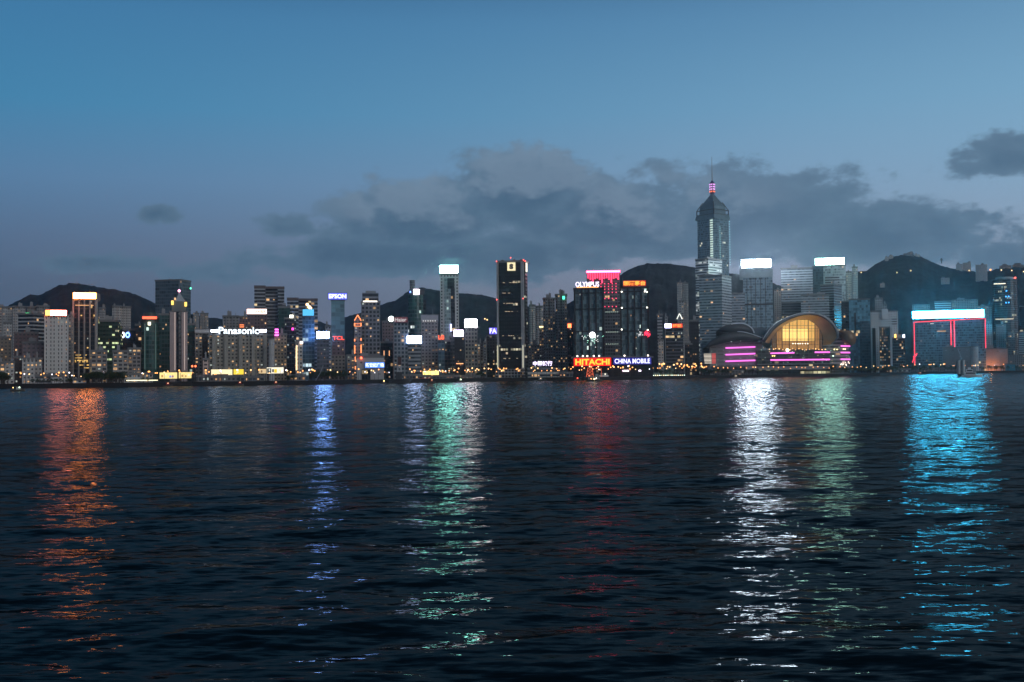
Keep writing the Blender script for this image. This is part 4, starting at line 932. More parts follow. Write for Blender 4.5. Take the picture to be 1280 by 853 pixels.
# white sign tower
o = bldg('office_tower', 'pale blue tower beneath the brightest white sign', 928.6, 965.4, 336.5, 360, 'blue_glass', 'office tower', lit=3, plant=0, wall=(.30,.39,.43), glass=(.17,.24,.28), depth=30)
block(o, 'cap', 924, 965.8, 335.6, 347.5, dy=-3, dep=34, m=mat_plain('pale_blue_cladding', (.34,.43,.46), .5))
block(o, 'refuge_floor', 929, 965.6, 379.8, 381.8, dy=-1.2, dep=2, m=M_dark)
for x in (933, 938, 943.6, 950, 956): block(o, 'dark_strip', x, x+.7, 348, dy=-.4, dep=.6, m=M_dark)  # upright dark strips set just proud of the front
sign(o, 927, 963.6, 324.8, 334.4, (.72,.86,1), 130, thick=2)
bldg('office_tower', 'narrow pale slab in the gap beside the brightest sign', 967.6, 976, 362.5, 420, 'flats_pale', 'office tower', lit=2)
bldg('office_tower', 'broad grey slab ruled with fine horizontal floors', 976, 1015.8, 335.5, 400, 'bands', 'office tower', lit=10, plant=1, wall=(.36,.40,.43), glass=(.11,.135,.155))
bldg('office_tower', 'dark low slab before the broad ruled one', 977, 1001, 378.5, 330, 'bands_dark', 'office tower', lit=2, plant=0, wall=(.09,.10,.11))
o = bldg('office_tower', 'grey tower beneath a mint green white sign', 1015, 1056.8, 332.6, 400, 'blue_glass', 'office tower', lit=2, plant=0, wall=(.40,.46,.46), glass=(.26,.32,.33), depth=34)
block(o, 'dark_bay', 1015, 1029, 332.8, dy=-1.5, dep=3, style='blue_glass', wall=(.06,.09,.11)); block(o, 'louvres', 1031, 1049, 346, 358, dy=-1, dep=2, style='bands', wall=(.4,.42,.42))
sign(o, 1019.2, 1055.4, 323.2, 331.2, (.42,.85,.68), 56, thick=2)
bldg('office_tower', 'pale banded office nearer the golden dome, lower one', 1001, 1036.2, 369, 290, 'bands', 'office tower', lit=12, plant=2, wall=(.38,.42,.44), glass=(.13,.155,.17))
o = bldg('office_tower', 'dark banded office right behind the golden dome', 1025.5, 1052.2, 356, 310, 'bands_dark', 'office tower', yaw=22, side=.38, lit=0, plant=1, wall=(.20,.22,.24))
bldg('apartment_tower', 'pale flats beside the mint sign with many lit windows', 1057.6, 1064.5, 340, 560, 'flats_pale', 'apartment block', lit=9)
bldg('apartment_tower', 'taller pale flats beside the mint sign near the hill', 1065, 1072, 334, 580, 'flats_pale', 'apartment block', lit=11)
bldg('office_tower', 'dark narrow office beside the blue glass slab', 1051.6, 1061.4, 377, 260, 'dark_glass', 'office tower', lit=0)
o = bldg('office_tower', 'smooth blue glass slab right of the golden dome', 1061, 1087.3, 374.4, 240, 'blue_glass', 'office tower', lit=0, plant=0, wall=(.13,.25,.31), glass=(.11,.225,.285), wy=.9, wx=.94)
block(o, 'dark_slot', 1067.4, 1069.6, 391, 416, dy=-1, dep=1.5, m=M_dark); block(o, 'lower_wing', 1074, 1087, 402, dy=-8, dep=10, style='blue_glass')
o = bldg('office_tower', 'white stepped building with raised middle and dark slots', 1088, 1122.2, 389, 250, 'concrete', 'office building', lit=2, plant=0, wall=(.58,.62,.64), wx=.3, wy=.3, depth=28)
block(o, 'raised_middle', 1102, 1109.8, 386.6, 399, dy=-2, dep=14, m=mat_plain('white_render', (.62,.66,.68), .7))
block(o, 'dark_front', 1090, 1094, 410, dy=-1, dep=2, style='black_glass')
for y in (399.5, 402.5, 405.5): block(o, 'louvre', 1115, 1120.5, y-.6, y+.6, dy=-.6, dep=1, m=M_dark)
bldg('office_building', 'small grey tower top rising behind the white stepped building', 1093.6, 1103, 373, 330, 'concrete', 'office building', lit=2, mast=3)
bldg('office_building', 'second grey top, lower, behind the white stepped building', 1103, 1108.2, 381, 325, 'concrete', 'office building', lit=1)
o = bldg('hotel_tower', 'black faced block crowded with orange lit windows', 1099, 1112.4, 409.5, 150, 'black_glass', 'hotel', lit=40, plant=0)
block(o, 'pale_side', 1112.4, 1115, 410, dy=0, dep=18, m=mat_plain('pale_side_render', (.40,.42,.43), .8))
o = bldg('office_building', 'dim shopfront block with a yellow and a white lamp on top', 1113.5, 1131, 422.5, 130, 'dark_glass', 'office building', lit=9, wall=(.08,.085,.09))
sign(o, 1118.2, 1120.2, 418, 422.2, (1,.55,.1), 4, frame=False, legs=False, name='roof_lamp'); sign(o, 1128.6, 1131, 418.6, 422.2, (.9,.85,1), 6, frame=False, legs=False, name='roof_lamp')
# red outlined broad building with the cyan sign
o = bldg('office_building', 'broad grey building outlined in red neon under cyan sign', 1140.4, 1231.2, 399.6, 170, 'blue_glass', 'office building', lit=6, plant=0, wall=(.16,.22,.26), glass=(.09,.135,.17), depth=40)
sign(o, 1140.2, 1229.6, 388.6, 397.6, (.05,.60,1), 72, thick=2, tilt=-.004)
PK = (1,.035,.07)
strip(o, 'neon_outline', [(1142, 455), (1142, 402), (1231, 399.4), (1231, 436)], .55, PK, 2.2)
for x in (1188.4, 1192.6): strip(o, 'neon_outline', [(x, 401), (x, 434.6)], .65, PK, 2.2)
for (x, y) in ((1139.8, 446), (1144.5, 444), (1138.8, 453), (1145.5, 441.5)): strip(o, 'neon_flourish', [(1142, 445), (x, y)], .4, PK, 3)
sign(o, 1162.5, 1167, 404, 404.8, (1,1,.95), 1.0, frame=False, legs=False, name='window'); sign(o, 1171, 1182, 413.6, 414.4, (1,.5,.25), 1.0, frame=False, legs=False, name='window')
bldg('office_building', 'narrow white gridded block close against the red neon corner', 1231.6, 1240, 404.5, 210, 'white_hotel', 'office building', lit=0, wall=(.40,.43,.45))
bldg('apartment_block', 'dim ribbed flats behind cyan sign, shorter', 1140.5, 1162, 381.5, 380, 'apartment', 'apartment block', ribs=7, lit=0, plant=0)
o = bldg('office_building', 'pale flat topped building peeking above the cyan sign', 1168.2, 1189, 376.8, 350, 'bands', 'office building', lit=0, plant=0, wall=(.5,.5,.48))
bldg('apartment_block', 'dim ribbed flats behind cyan sign, taller', 1190, 1222, 375, 390, 'apartment', 'apartment block', ribs=9, lit=0, plant=1)
bldg('apartment_block', 'dim block between cyan sign and dark round tower', 1222.5, 1240, 383, 350, 'apartment', 'apartment block', lit=0)
o = bldg('round_tower', 'dark rounded tower with blue lamps and gold lit floors', 1240, 1271.4, 349.5, 300, 'dark_glass', 'office tower', shape='round', lit=0, plant=0, wall=(.09,.085,.08), glass=(.025,.027,.03), row=.05, litc=(1,.8,.5), ls=.4)
mb = MB(); mb.cyl(0, 0, o.W*.40, o.W*.36, o.H+1, o.H+5, 20); mb.build('crown', mat_plain('crown_cladding', (.3,.3,.28), .6), o.root)
for x, y in ((1257.8,364), (1257,371), (1260.4,371), (1257,378.6), (1260.4,378.6)):
    sign(o, x-.8, x+.8, y-.7, y+.7, (.05,.35,1), 3.5, frame=False, legs=False, front=.8, thick=.4, name='blue_lamp')
sign(o, 1242, 1257, 354.2, 355.2, (1,.85,.6), 1.8, frame=False, legs=False, front=.6, thick=.4, name='lit_floor'); sign(o, 1243, 1266, 398.7, 399.5, (1,.8,.5), 1.1, frame=False, legs=False, front=1.2, thick=.4, name='lit_floor')
mm = MB(); mm.ball(lx(o,1269), -4, o.H+3, 1.6); mm.build('red_beacon', M_red_lamp, o.root)
bldg('office_building', 'pale narrow shaft in front of the dark rounded tower', 1245, 1257.4, 406, 220, 'flats_pale', 'office building', lit=0, wall=(.26,.27,.27))
bldg('office_building', 'slim block with stacked lit stairwell windows', 1260, 1268.4, 416.4, 190, 'grey_glass', 'office building', lit=14, litk='c')
bldg('office_building', 'pale banded office cut by the picture edge', 1273.2, 1296, 415, 180, 'bands', 'office building', lit=1)
bldg('office_building', 'tall dark block cut by the picture edge', 1274, 1300, 383, 330, 'dark_glass', 'office building', lit=4)
bldg('city_hall', 'long windowless grey hall under the red outlined building', 1178, 1213, 434.5, 95, 'blank', 'hall', lit=0, plant=1, wall=(.17,.18,.19), depth=30)
o = bldg('round_tower', 'pale windowless cylinder by the low grey hall', 1211, 1223, 434, 80, 'blank', 'tower', shape='round', lit=0, plant=0, wall=(.30,.34,.36))
o = bldg('city_hall', 'low hall with an orange floodlit front wall', 1226, 1259.5, 436, 95, 'blank', 'hall', lit=0, plant=1, wall=(.28,.24,.22), depth=30)
FLOOD = (o, 1240, 458)
bldg('city_hall', 'plain low block beside the orange floodlit hall', 1259.5, 1292, 444, 110, 'concrete', 'hall', lit=3, plant=0, wall=(.2,.21,.22))

# houses and towers on the western hills
def hillhouse(lab, x0, x1, yt, yb, D, style='flats_pale', name='hill_house', **k):
    base = P((x0+x1)/2, yb, D).z - 6
    return bldg(name, lab, x0, x1, yt, D - shoreD((x0+x1)/2), style, 'building', base=base, plant=k.pop('plant', 1), cap=False, depth=14, **k)
hillhouse('little pale houses row on the peak ridge, first from town', 1106, 1111, 321.6, 326, 3380, lit=1)
hillhouse('taller pale house on the peak ridge by its first neighbour', 1111.4, 1116.4, 319, 325, 3385, lit=2)
hillhouse('long low pale building right on the peak summit', 1129, 1142, 316.8, 320, 3390, 'bands', lit=1, plant=2)
hillhouse('small low house on the ridge past the summit', 1143, 1150, 318.2, 321, 3390, lit=0)
hillhouse('grey boxy building on the ridge with stepped roof', 1195, 1203, 330.2, 337, 3380, lit=0)
hillhouse('larger grey boxy building on the ridge, stepped roof', 1203.4, 1213.6, 328.4, 338, 3385, lit=0, plant=2)
hillhouse('pale tower block rising alone from the ridge saddle', 1219.2, 1234, 331, 349, 3200, 'flats_pale', 'apartment_tower', lit=3)
hillhouse('faint long row of low blocks at the ridge end', 1249, 1264, 332, 337, 3390, 'apartment', lit=1, plant=2)
hillhouse('faint row of low blocks at ridge end, cut by the picture', 1265, 1290, 331, 336, 3390, 'apartment', lit=1, plant=2)
hillhouse('white floodlit villa half way up the dark slope', 1176, 1187, 347.5, 352.5, 3050, 'blank', lit=0)
hillhouse('small villa with three warm lamps on the slope', 1100, 1106, 354, 356.5, 2950, 'flats_pale', lit=3)
mb = MB(); b0 = P(1177, 327, 3380); mb.bar((b0.x, b0.y, b0.z-6), (b0.x, b0.y, b0.z+10), 1.4, 6); mb.box(b0.x-3, b0.x+3, b0.y-3, b0.y+3, b0.z+3, b0.z+6); mb.box(b0.x-2, b0.x+2, b0.y-2, b0.y+2, b0.z+8, b0.z+9)
tag(mb.build('radio_mast', M_dark), 'dark radio mast standing on the ridge', 'radio mast')

# ------------------------------------------------------------------ conference centre with winged roofs
def conv():
    D = shoreD(985) + 62
    g = P(985, 460, D); z0 = GZ
    root = empty('conference_centre', (g.x, D, z0), 0, 'winged roof conference centre with golden glass front and pink neon lines', 'conference centre')
    sx = D/F
    def V(px, py, dd=0.0):          # photo point at depth D + dd, as a local vector
        p = P(px, py, D); return Vector((p.x - g.x, dd, p.z - z0))
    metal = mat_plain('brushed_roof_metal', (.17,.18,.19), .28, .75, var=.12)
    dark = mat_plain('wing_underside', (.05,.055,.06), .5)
    soffit = mat_plain('gold_lit_soffit', (.46,.36,.20), .35, .5, var=.15)  # gold of the hall's light put into the base colour
    def wing(name, top, bot, depth, shrink, m, mt=None, par=root, dd=0, seg=6):
        """curved roof shell: top and bottom outlines joined, swept backwards"""
        n = len(top); vs = []; fs = []
        for k in range(seg+1):
            t = k/seg; q = 1 - shrink*t*t
            cx = sum(p[0] for p in top)/n
            for arr in (top, bot):
                for (x, y) in arr:
                    v = V(x, y); c = V(cx, 440)
                    vs.append((c.x + (v.x-c.x)*q, dd + depth*t, c.z + (v.z-c.z)*q))
        def id_(k, a, i): return k*2*n + a*n + i
        for k in range(seg):
            for i in range(n-1):
                fs.append((id_(k,0,i), id_(k,0,i+1), id_(k+1,0,i+1), id_(k+1,0,i)))
                fs.append((id_(k,1,i+1), id_(k,1,i), id_(k+1,1,i), id_(k+1,1,i+1)))
        for i in range(n-1):
            fs.append((id_(0,1,i), id_(0,1,i+1), id_(0,0,i+1), id_(0,0,i)))
            fs.append((id_(seg,1,i+1), id_(seg,1,i), id_(seg,0,i), id_(seg,0,i+1)))
        for e in (0, n-1):
            for k in range(seg): fs.append((id_(k,0,e), id_(k+1,0,e), id_(k+1,1,e), id_(k,1,e)))
        o = new_mesh(name, vs, fs, m, par, None, True); return o
    def spl(pts, n=24):
        P_ = np.array(pts, float); t = np.concatenate([[0], np.cumsum(np.hypot(*np.diff(P_, axis=0).T))]); t /= t[-1]
        out = []
        for u in np.linspace(0, 1, n):      # Catmull-Rom style smoothing through resampled points
            i = min(len(t)-2, int(np.searchsorted(t, u, 'right')-1)); f = (u-t[i])/(t[i+1]-t[i])
            p0 = P_[max(i-1,0)]; p1 = P_[i]; p2 = P_[i+1]; p3 = P_[min(i+2, len(P_)-1)]
            q = .5*((2*p1)+(-p0+p2)*f+(2*p0-5*p1+4*p2-p3)*f*f+(-p0+3*p1-3*p2+p3)*f**3)
            out.append(tuple(q))
        return out
    # main roof
    outer = spl([(950,425),(955,417),(961,409.5),(968,403.5),(975.5,399.6),(984,396),(993.6,393),(1004.5,391.6),(1014,392),(1022.7,393.8),(1033.6,400),(1041,409),(1044.5,419),(1043,425),(1036,430)])
    inner = spl([(953,428),(958.5,420),(964.5,412.6),(971.5,407),(979,402.4),(987,398.8),(995.5,395.9),(1005,394.2),(1013.6,394.8),(1021.6,396.6),(1031.2,402.6),(1038,411),(1041.4,419.5),(1040.4,425),(1034,430.6)])
    wing('main_roof', outer, inner, 90, .55, metal, dd=-14)
    inner2 = spl([(961,430),(964,424),(969,416.5),(976,410),(983,405.5),(990,401.9),(998,399.8),(1006,399.2),(1012,400.6),(1017.5,404),(1023,409.5),(1026.8,416.2),(1028.6,423),(1028.4,428),(1028,432)])
    # soffit between the lip and the glass, 12 m deep
    n = 24; vs = []; fs = []
    for i in range(n):
        a = V(*inner[i], -13.6); b_ = V(*inner2[i], -1.5); vs += [tuple(a - Vector((0,0,.3))), tuple(b_)]
    for i in range(n-1): fs.append((2*i, 2*i+2, 2*i+3, 2*i+1))
    new_mesh('soffit', vs, fs, soffit, root, None, True)
    # golden glass, built bay by bay
    def ytop_at(x):
        xs = [p[0] for p in inner2[3:-3]]; ys = [p[1] for p in inner2[3:-3]]
        return float(np.interp(x, xs, ys))
    m_hot = mat_emit('hall_glow_bright', (1,.66,.18), 1.35); m_mid = mat_emit('hall_glow', (1,.54,.12), .85); m_low = mat_emit('hall_glow_dim', (.9,.45,.14), .10, False); m_dusk = mat_emit('hall_glow_amber', (1,.46,.10), .38, False)
    bays = [964.5, 970.5, 977.7, 986.6, 996.3, 1010.2, 1018.6, 1024.6, 1028]
    rowsy = [437, 431, 426.4, 424.2, 414, 411, 399]
    for i in range(len(bays)-1):
        xa, xb = bays[i]+.5, bays[i+1]-.5
        for j in range(len(rowsy)-1):
            yb, yt = rowsy[j]-.2, rowsy[j+1]+.2
            ya_l, ya_r = max(yt, ytop_at(xa)), max(yt, ytop_at(xb))
            if min(ya_l, ya_r) >= yb-.4: continue
            ya_l = min(ya_l, yb-.3); ya_r = min(ya_r, yb-.3)
            m = (m_hot if 2 <= i <= 4 else m_mid) if 2 <= i <= 5 else m_low
            if j >= 5: m = m_mid if 2 <= i <= 5 else m_low
            if j <= 1: m = m_dusk if 1 <= i <= 6 else m_low
            if j == 3 and i in (2, 3, 4): m = m_hot
            if i in (1, 6) and j >= 2: m = m_dusk
            mb = MB(); mb.poly([V(xa, yb, 0), V(xb, yb, 0), V(xb, ya_r, 0), V(xa, ya_l, 0)]); mb.poly([V(xb, yb, .4), V(xa, yb, .4), V(xa, ya_l, .4), V(xb, ya_r, .4)])
            mb.build('window', m, root)
    mu = MB()
    for x in bays: mu.bar(V(x, 438, -.3), V(x, ytop_at(x), -.3), .45)
    for x in (973.5, 982, 991, 1001, 1005.6, 1014.5, 1022): mu.bar(V(x, 432, -.2), V(x, ytop_at(x)+.5, -.2), .16)
    for y in (424, 414, 411, 407, 431): 
        mu.bar(V(965+max(0, 414-y)*.5, y, -.3), V(1027-max(0, 416-y)*.9, y, -.3), .22)
    mu.build('mullion', M_dark, root)
    # body under the roofs
    glassm, bay, fl = style_mat('green_glass', wall=(.07,.085,.08), glass=(.04,.055,.05), row=.04, litc=(1,.75,.4), ls=.5)
    def blockc(nm, xa, xb, yt, yb, d0, d1, m, bay=4, fl=4.5):
        a = V(xa, yt, d0); b_ = V(xb, yt, d0); zb = V(xa, yb).z if yb < 466 else 0
        mb = MB(); facade_prism(mb, [(a.x, d0), (b_.x, d0), (b_.x, d1), (a.x, d1)], zb, min(a.z, b_.z), bay, fl)
        return mb.build(nm, m, root)
    blockc('hall_body', 947, 1038, 437.2, 470, 2, 70, glassm, 5, 4)
    blockc('side_body', 888, 954, 427, 470, 6, 60, style_mat('blank', wall=(.20,.205,.21), glass=(.10,.105,.11), wx=.8)[0], 9, 4)
    blockc('end_body', 1030, 1064.6, 422, 470, 10, 60, style_mat('bands', wall=(.24,.26,.25), glass=(.05,.07,.065))[0], 5, 4)
    conc = mat_plain('pale_plinth', (.28,.27,.27), .8)
    blockc('plinth', 930, 1046, 457.5, 462.8, -8, 2, conc); blockc('terrace', 945, 1040, 454.6, 456.2, -4, 2, conc)
    blockc('plinth', 884, 930, 458, 463, -6, 6, mat_plain('dark_plinth', (.08,.08,.085), .8))
    # ledges
    for y in (443.5, 447, 451.8): blockc('ledge', 948, 1038, y, y+.8, 0.2, 2.5, mat_plain('ledge_metal', (.2,.21,.21), .5))
    # lower western wings (photo's left)
    t1 = spl([(880,434.8),(887,428),(896,421.5),(906,417.3),(918,415.2),(928,415.6),(940,418.8),(954,424)]); b1 = spl([(880,435.3),(889,433),(898,430.5),(906,428.5),(918,426.5),(930,425.5),(942,425.2),(954,425.4)])
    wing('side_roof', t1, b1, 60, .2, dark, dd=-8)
    t2 = spl([(900,412),(907,407.6),(915,405),(924,403.7),(932,403.9),(939,406.5),(944,411),(946,416)]); b2 = spl([(900,412.4),(908,414),(916,415),(924,415.4),(932,415.8),(938,416),(943,416.4),(946,417)])
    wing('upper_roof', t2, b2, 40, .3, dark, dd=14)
    lip = MB()
    for a_, b_ in zip(t2[8:-1], t2[9:]): lip.bar(V(*a_, 13.6), V(*b_, 13.6), .9)
    for a_, b_ in zip(t1[13:-1], t1[14:]): lip.bar(V(*a_, -8.3), V(*b_, -8.3), .45)
    for a_, b_ in zip(outer[:13], outer[1:14]): lip.bar(V(*a_, -14.3), V(*b_, -14.3), .4)
    lip.build('roof_edge', mat_plain('polished_edge', (.7,.72,.74), .3, .6), root)
    blockc('link_roof', 938, 962, 409, 424, 20, 60, metal); 
    # eastern little barrel wing
    t3 = spl([(1036,414),(1046,413.4),(1055,413.2),(1062,414),(1067.5,418),(1069.6,424),(1068,430),(1064,432.5)]); b3 = spl([(1036,415),(1045,415),(1052,415.6),(1053.8,418),(1054.5,421),(1056.5,425),(1060,429),(1064,432.6)])
    wing('end_roof', t3, b3, 45, .25, mat_plain('bronze_soffit', (.22,.14,.08), .45, .3), dd=-2)
    # neon lines
    pk = mat_emit('pink_neon', (1,.17,.78), 1.5)
    for (xa, ya, xb, yb) in ((907.8,435.2,945,433.8),(907.8,443.6,945,442.2),(907.8,451.8,945,450.6),(962.8,441.9,992.6,441.2),(1018.2,440.6,1036.9,440.4),(962.8,450.3,1036.9,449.6),(1052.2,432.6,1064,432.8),(1052.2,440.8,1064,440.9),(1052.2,449.3,1064,449.4)):
        mb = MB(); mb.bar(V(xa, ya, -1.2 if xa > 950 and xa < 1040 else 4), V(xb, yb, -1.2 if xa > 950 and xa < 1040 else 4), .85, 6); mb.build('neon_line', pk, root)
    # striped curved screen
    for k in range(8):
        y = 443 + k*1.6; mb = MB()
        a, b_ = V(878 + k*.15, y), V(893, y-.6)
        mb.box(a.x, a.x+(b_.x-a.x)*.62, -9, -8.6, a.z-.45, a.z+.45); mb.build('screen_strip', mat_emit('screen_white', (1,.88,.72), .55 + .15*(k % 3), False), root)
        mb = MB(); mb.box(a.x+(b_.x-a.x)*.66, b_.x, -9, -8.6, a.z-.45, a.z+.45); mb.build('screen_strip', mat_emit('screen_red', (1,.12,.10), .7, False), root)
    # warm dots and lamps on the terraces
    r = random.Random(3)
    def lamp(x, y, dd, c, s, rr=.55, nm='terrace_lamp'):
        mb = MB(); v = V(x, y, dd); mb.ball(v.x, v.y, v.z, rr, 6, 4); mb.build(nm, mat_emit(nm, c, s, False), root)
    for i in range(18): lamp(962+i*4.1+r.uniform(-1,1), 436.8+r.uniform(-.8,.8), -.8, (1,.55,.2), r.choice((1.5, 2.5, 4)))
    for x in (991, 994, 997.5, 1000, 1003, 1006.5, 1009.5): lamp(x, 429.8, -.8, (1,.85,.6), 4, .6)
    lamp(983.8, 438, -2, (1,.7,.45), 14, 1.6); lamp(914.6, 426.2, 3, (1,1,1), 8, .9)
    for (x, y, c) in ((1044.6,437,(1,.9,.4)),(1048,437,(1,.85,.35)),(1043,445,(.7,1,.7)),(1033,443,(1,.85,.3)),(966,445,(1,.75,.2)),(968.5,445,(1,.75,.2)),(1056,436.5,(1,.8,.4)),(1058,436.5,(1,.8,.4)),(930,421,(1,.1,.05)),(930.3,423.5,(1,.1,.05))): lamp(x, y, 1 if x < 1030 else 5, c, 3.5, .75)
    for i in range(14): lamp(1051+r.uniform(0,12), 455+r.uniform(-2.5,3.5), 4, (1,.75,.6), 4, .5)
    for i in range(22): lamp(r.uniform(890,953), r.uniform(437,457), 4, (.6,1,.75), .8, .35)
    for i in range(60): lamp(r.uniform(950,1062), r.uniform(433,454), 1.2 if True else 0, r.choice([(1,.7,.35),(.6,1,.75)]), r.choice((.6,1.2,2)), .35)
    mb = MB(); a, b_ = V(926.3, 419.5, 2.5), V(926.3, 427, 2.5); mb.bar(a, b_, .3); mb.build('lit_mast', mat_emit('lit_mast', (.9,1,1), .9, False), root)
conv()

# ------------------------------------------------------------------ low things along the quay
def quay_pos(px, back): 
    D = shoreD(px) + back; p = P(px, 470, D); return Vector((p.x, D, GZ))
def lowbox(name, label, cat, x0, x1, yt, back, style='concrete', lit=2, **k):
    return bldg(name, label, x0, x1, yt, back, style, cat, plant=k.pop('plant', 0), lit=lit, depth=k.pop('depth', 10), **k)
lowbox('club_house', 'long low white clubhouse with lit ground floor', 'clubhouse', 44, 64, 469.4, 30, 'bands', 2, wall=(.5,.5,.5))
lowbox('club_house', 'plain white low building next to the long clubhouse', 'clubhouse', 63.6, 78, 470, 28, 'blank', 0, wall=(.5,.5,.5))
o = lowbox('villa', 'white peaked house before the bronze tower with a lamp', 'house', 91, 108, 474.5, 22, 'concrete', 3, wall=(.62,.62,.62))
mb = MB(); zb = o.H
for x0, x1 in ((-.45, -.1), (-.08, .22), (.24, .48)):
    X0, X1 = x0*o.W, x1*o.W; xm = (X0+X1)/2; zt = zb + (X1-X0)*.55
    mb.poly([(X0,-o.d/2,zb),(X1,-o.d/2,zb),(xm,-o.d/2,zt)]); mb.poly([(X1,o.d/2,zb),(X0,o.d/2,zb),(xm,o.d/2,zt)]); mb.quad((X0,-o.d/2,zb),(xm,-o.d/2,zt),(xm,o.d/2,zt),(X0,o.d/2,zb)); mb.quad((xm,-o.d/2,zt),(X1,-o.d/2,zb),(X1,o.d/2,zb),(xm,o.d/2,zt))
mb.build('gabled_roof', mat_plain('white_roof', (.6,.6,.6), .7), o.root)
o = lowbox('pavilion', 'pale low waterfront sheds with a long yellow light strip', 'pavilion', 155, 176, 467.4, 30, 'concrete', 3, wall=(.42,.43,.43))
sign(o, 158, 197, 475.2, 476.2, (1,.9,.55), 2.2, frame=False, legs=False, front=12, thick=.4, name='light_strip')
lowbox('pavilion', 'pale low shed in front of the rounded green tower', 'pavilion', 176.5, 191, 467, 34, 'concrete', 4, wall=(.42,.43,.43))
def billboard(label, x0, x1, y0, y1, c, s, deco=()):
    xc = (x0+x1)/2; D = shoreD(xc)+35; g = P(xc, y1, D); a = math.atan2(g.x, g.y); k = D*math.cos(a)/F
    root = empty('billboard', (g.x, D, GZ), -a, label, 'billboard')
    w = (x1-x0)*k; zt = P(xc, y0, D).z-GZ; zb = P(xc, y1, D).z-GZ
    mb = MB(); mb.box(-w/2, w/2, 0, .8, zb, zt); mb.build('panel', mat_emit('billboard_panel', c, s), root)
    for (u, v, du, dv, cc, ss) in deco:
        mb = MB(); mb.box(-w/2+w*u, -w/2+w*(u+du), -.25, -.02, zb+(zt-zb)*v, zb+(zt-zb)*(v+dv)); mb.build('picture_patch', mat_emit('billboard_patch', cc, ss, False), root)
    fr = MB(); t = .35; fr.box(-w/2-t, w/2+t, -.2, 1, zt, zt+t); fr.box(-w/2-t, w/2+t, -.2, 1, zb-t, zb); fr.box(-w/2-t, -w/2, -.2, 1, zb, zt); fr.box(w/2, w/2+t, -.2, 1, zb, zt); fr.build('frame', M_dark, root)
    for u in (-.4, -.15, .15, .4):
        mb = MB(); mb.bar((w*u, .5, 0), (w*u, .5, zb), .25); mb.build('post', M_dark, root)
    for u in (-.4, -.2, 0, .2, .4):
        mb = MB(); mb.bar((w*u, .4, zt), (w*u, -1.6, zt+1.1), .08); mb.box(w*u-.3, w*u+.3, -1.9, -1.4, zt+.9, zt+1.2); mb.build('floodlight', M_steel, root)
YE = (1,.80,.30)
billboard('yellow billboard with a small bluish picture in its middle', 199.5, 221.5, 465.8, 473.5, YE, 1.15, ((.1,.2,.1,.4,(1,.5,.15),.6),(.55,.15,.12,.35,(.4,.5,1),.7),(.7,.2,.1,.3,(.8,.3,.6),.6),(.3,.5,.1,.3,(1,.95,.7),1)))
billboard('yellow billboard half as tall as wide with orange figures', 223.5, 239.5, 465.5, 473, YE, 1.15, ((.2,.2,.14,.4,(1,.5,.15),.6),(.5,.15,.1,.35,(1,.5,.2),.5),(.7,.4,.16,.3,(1,.95,.7),1)))
billboard('long cream yellow billboard under the wide lettered block', 264, 290.5, 462, 470.3, (1,.86,.52), 1.2, ((.05,.1,.75,.2,(.4,.2,.05),.2),(.4,.5,.12,.3,(1,.6,.2),.8)))
billboard('bright egg yellow billboard at the end of the cream one', 292, 304.5, 461.8, 468.3, (1,.68,.04), 1.2, ((.3,.3,.2,.3,(1,.9,.5),1),))
billboard('long white billboard with dark and yellow shapes', 333.5, 354.5, 459.4, 467, (1,.92,.72), 1.15, ((.02,.1,.25,.75,(.03,.05,.05),.1),(.32,.2,.1,.5,(.1,.1,.08),.1),(.44,.1,.16,.6,(1,.7,.02),1),(.12,.35,.08,.4,(.9,.9,.8),1)))
billboard('small warm billboard left of the white one with dark shapes', 323.5, 332.6, 461.4, 467, (1,.72,.38), .8, ((.3,.2,.2,.5,(.6,.3,.1),.3),))
for i, (x0, x1, yt, lab) in enumerate((
    (243, 262, 470, 'low dark shed beside the lamp gantry with red lamps'), (262, 300, 470.5, 'long dark pier shed under the cream billboard'), (301, 330, 471, 'long low pier roof under the small warm billboard'),
    (362, 382, 469.5, 'curved pale bus shelter roof below the cyan sign tower'), (504, 523, 469, 'pale low terminal shed beside the crane barge'), (524, 539, 470, 'dark red low shed beside the crane barge'),
    (541, 575, 470, 'long grey pier canopy in front of the tall pale tower'), (577, 600, 470.5, 'grey pier shed below the olive tower'), (699, 716, 466, 'low dark shed by the orange lit crane frame'),
    (893, 930, 463.6, 'low dark promenade pavilion before the pink neon lines'), (1112, 1138, 461.5, 'low dark shed west of the office with orange windows'), (1140, 1180, 460.5, 'long low dark terminal under the red outlined building'), (1262, 1290, 461, 'low dark shed by the teal tent'))):
    lowbox('pier_shed', lab, 'shed', x0, x1, yt, 16, 'apartment' if i % 2 else 'grey_glass', 3, wall=(.16,.155,.15) if 'red' not in lab[:10] else (.25,.04,.04))
o = lowbox('exhibition_tent', 'teal blue tent like box with sloped roof', 'tent', 1256.5, 1269, 455, 20, 'blank', 0, wall=(.05,.20,.27))
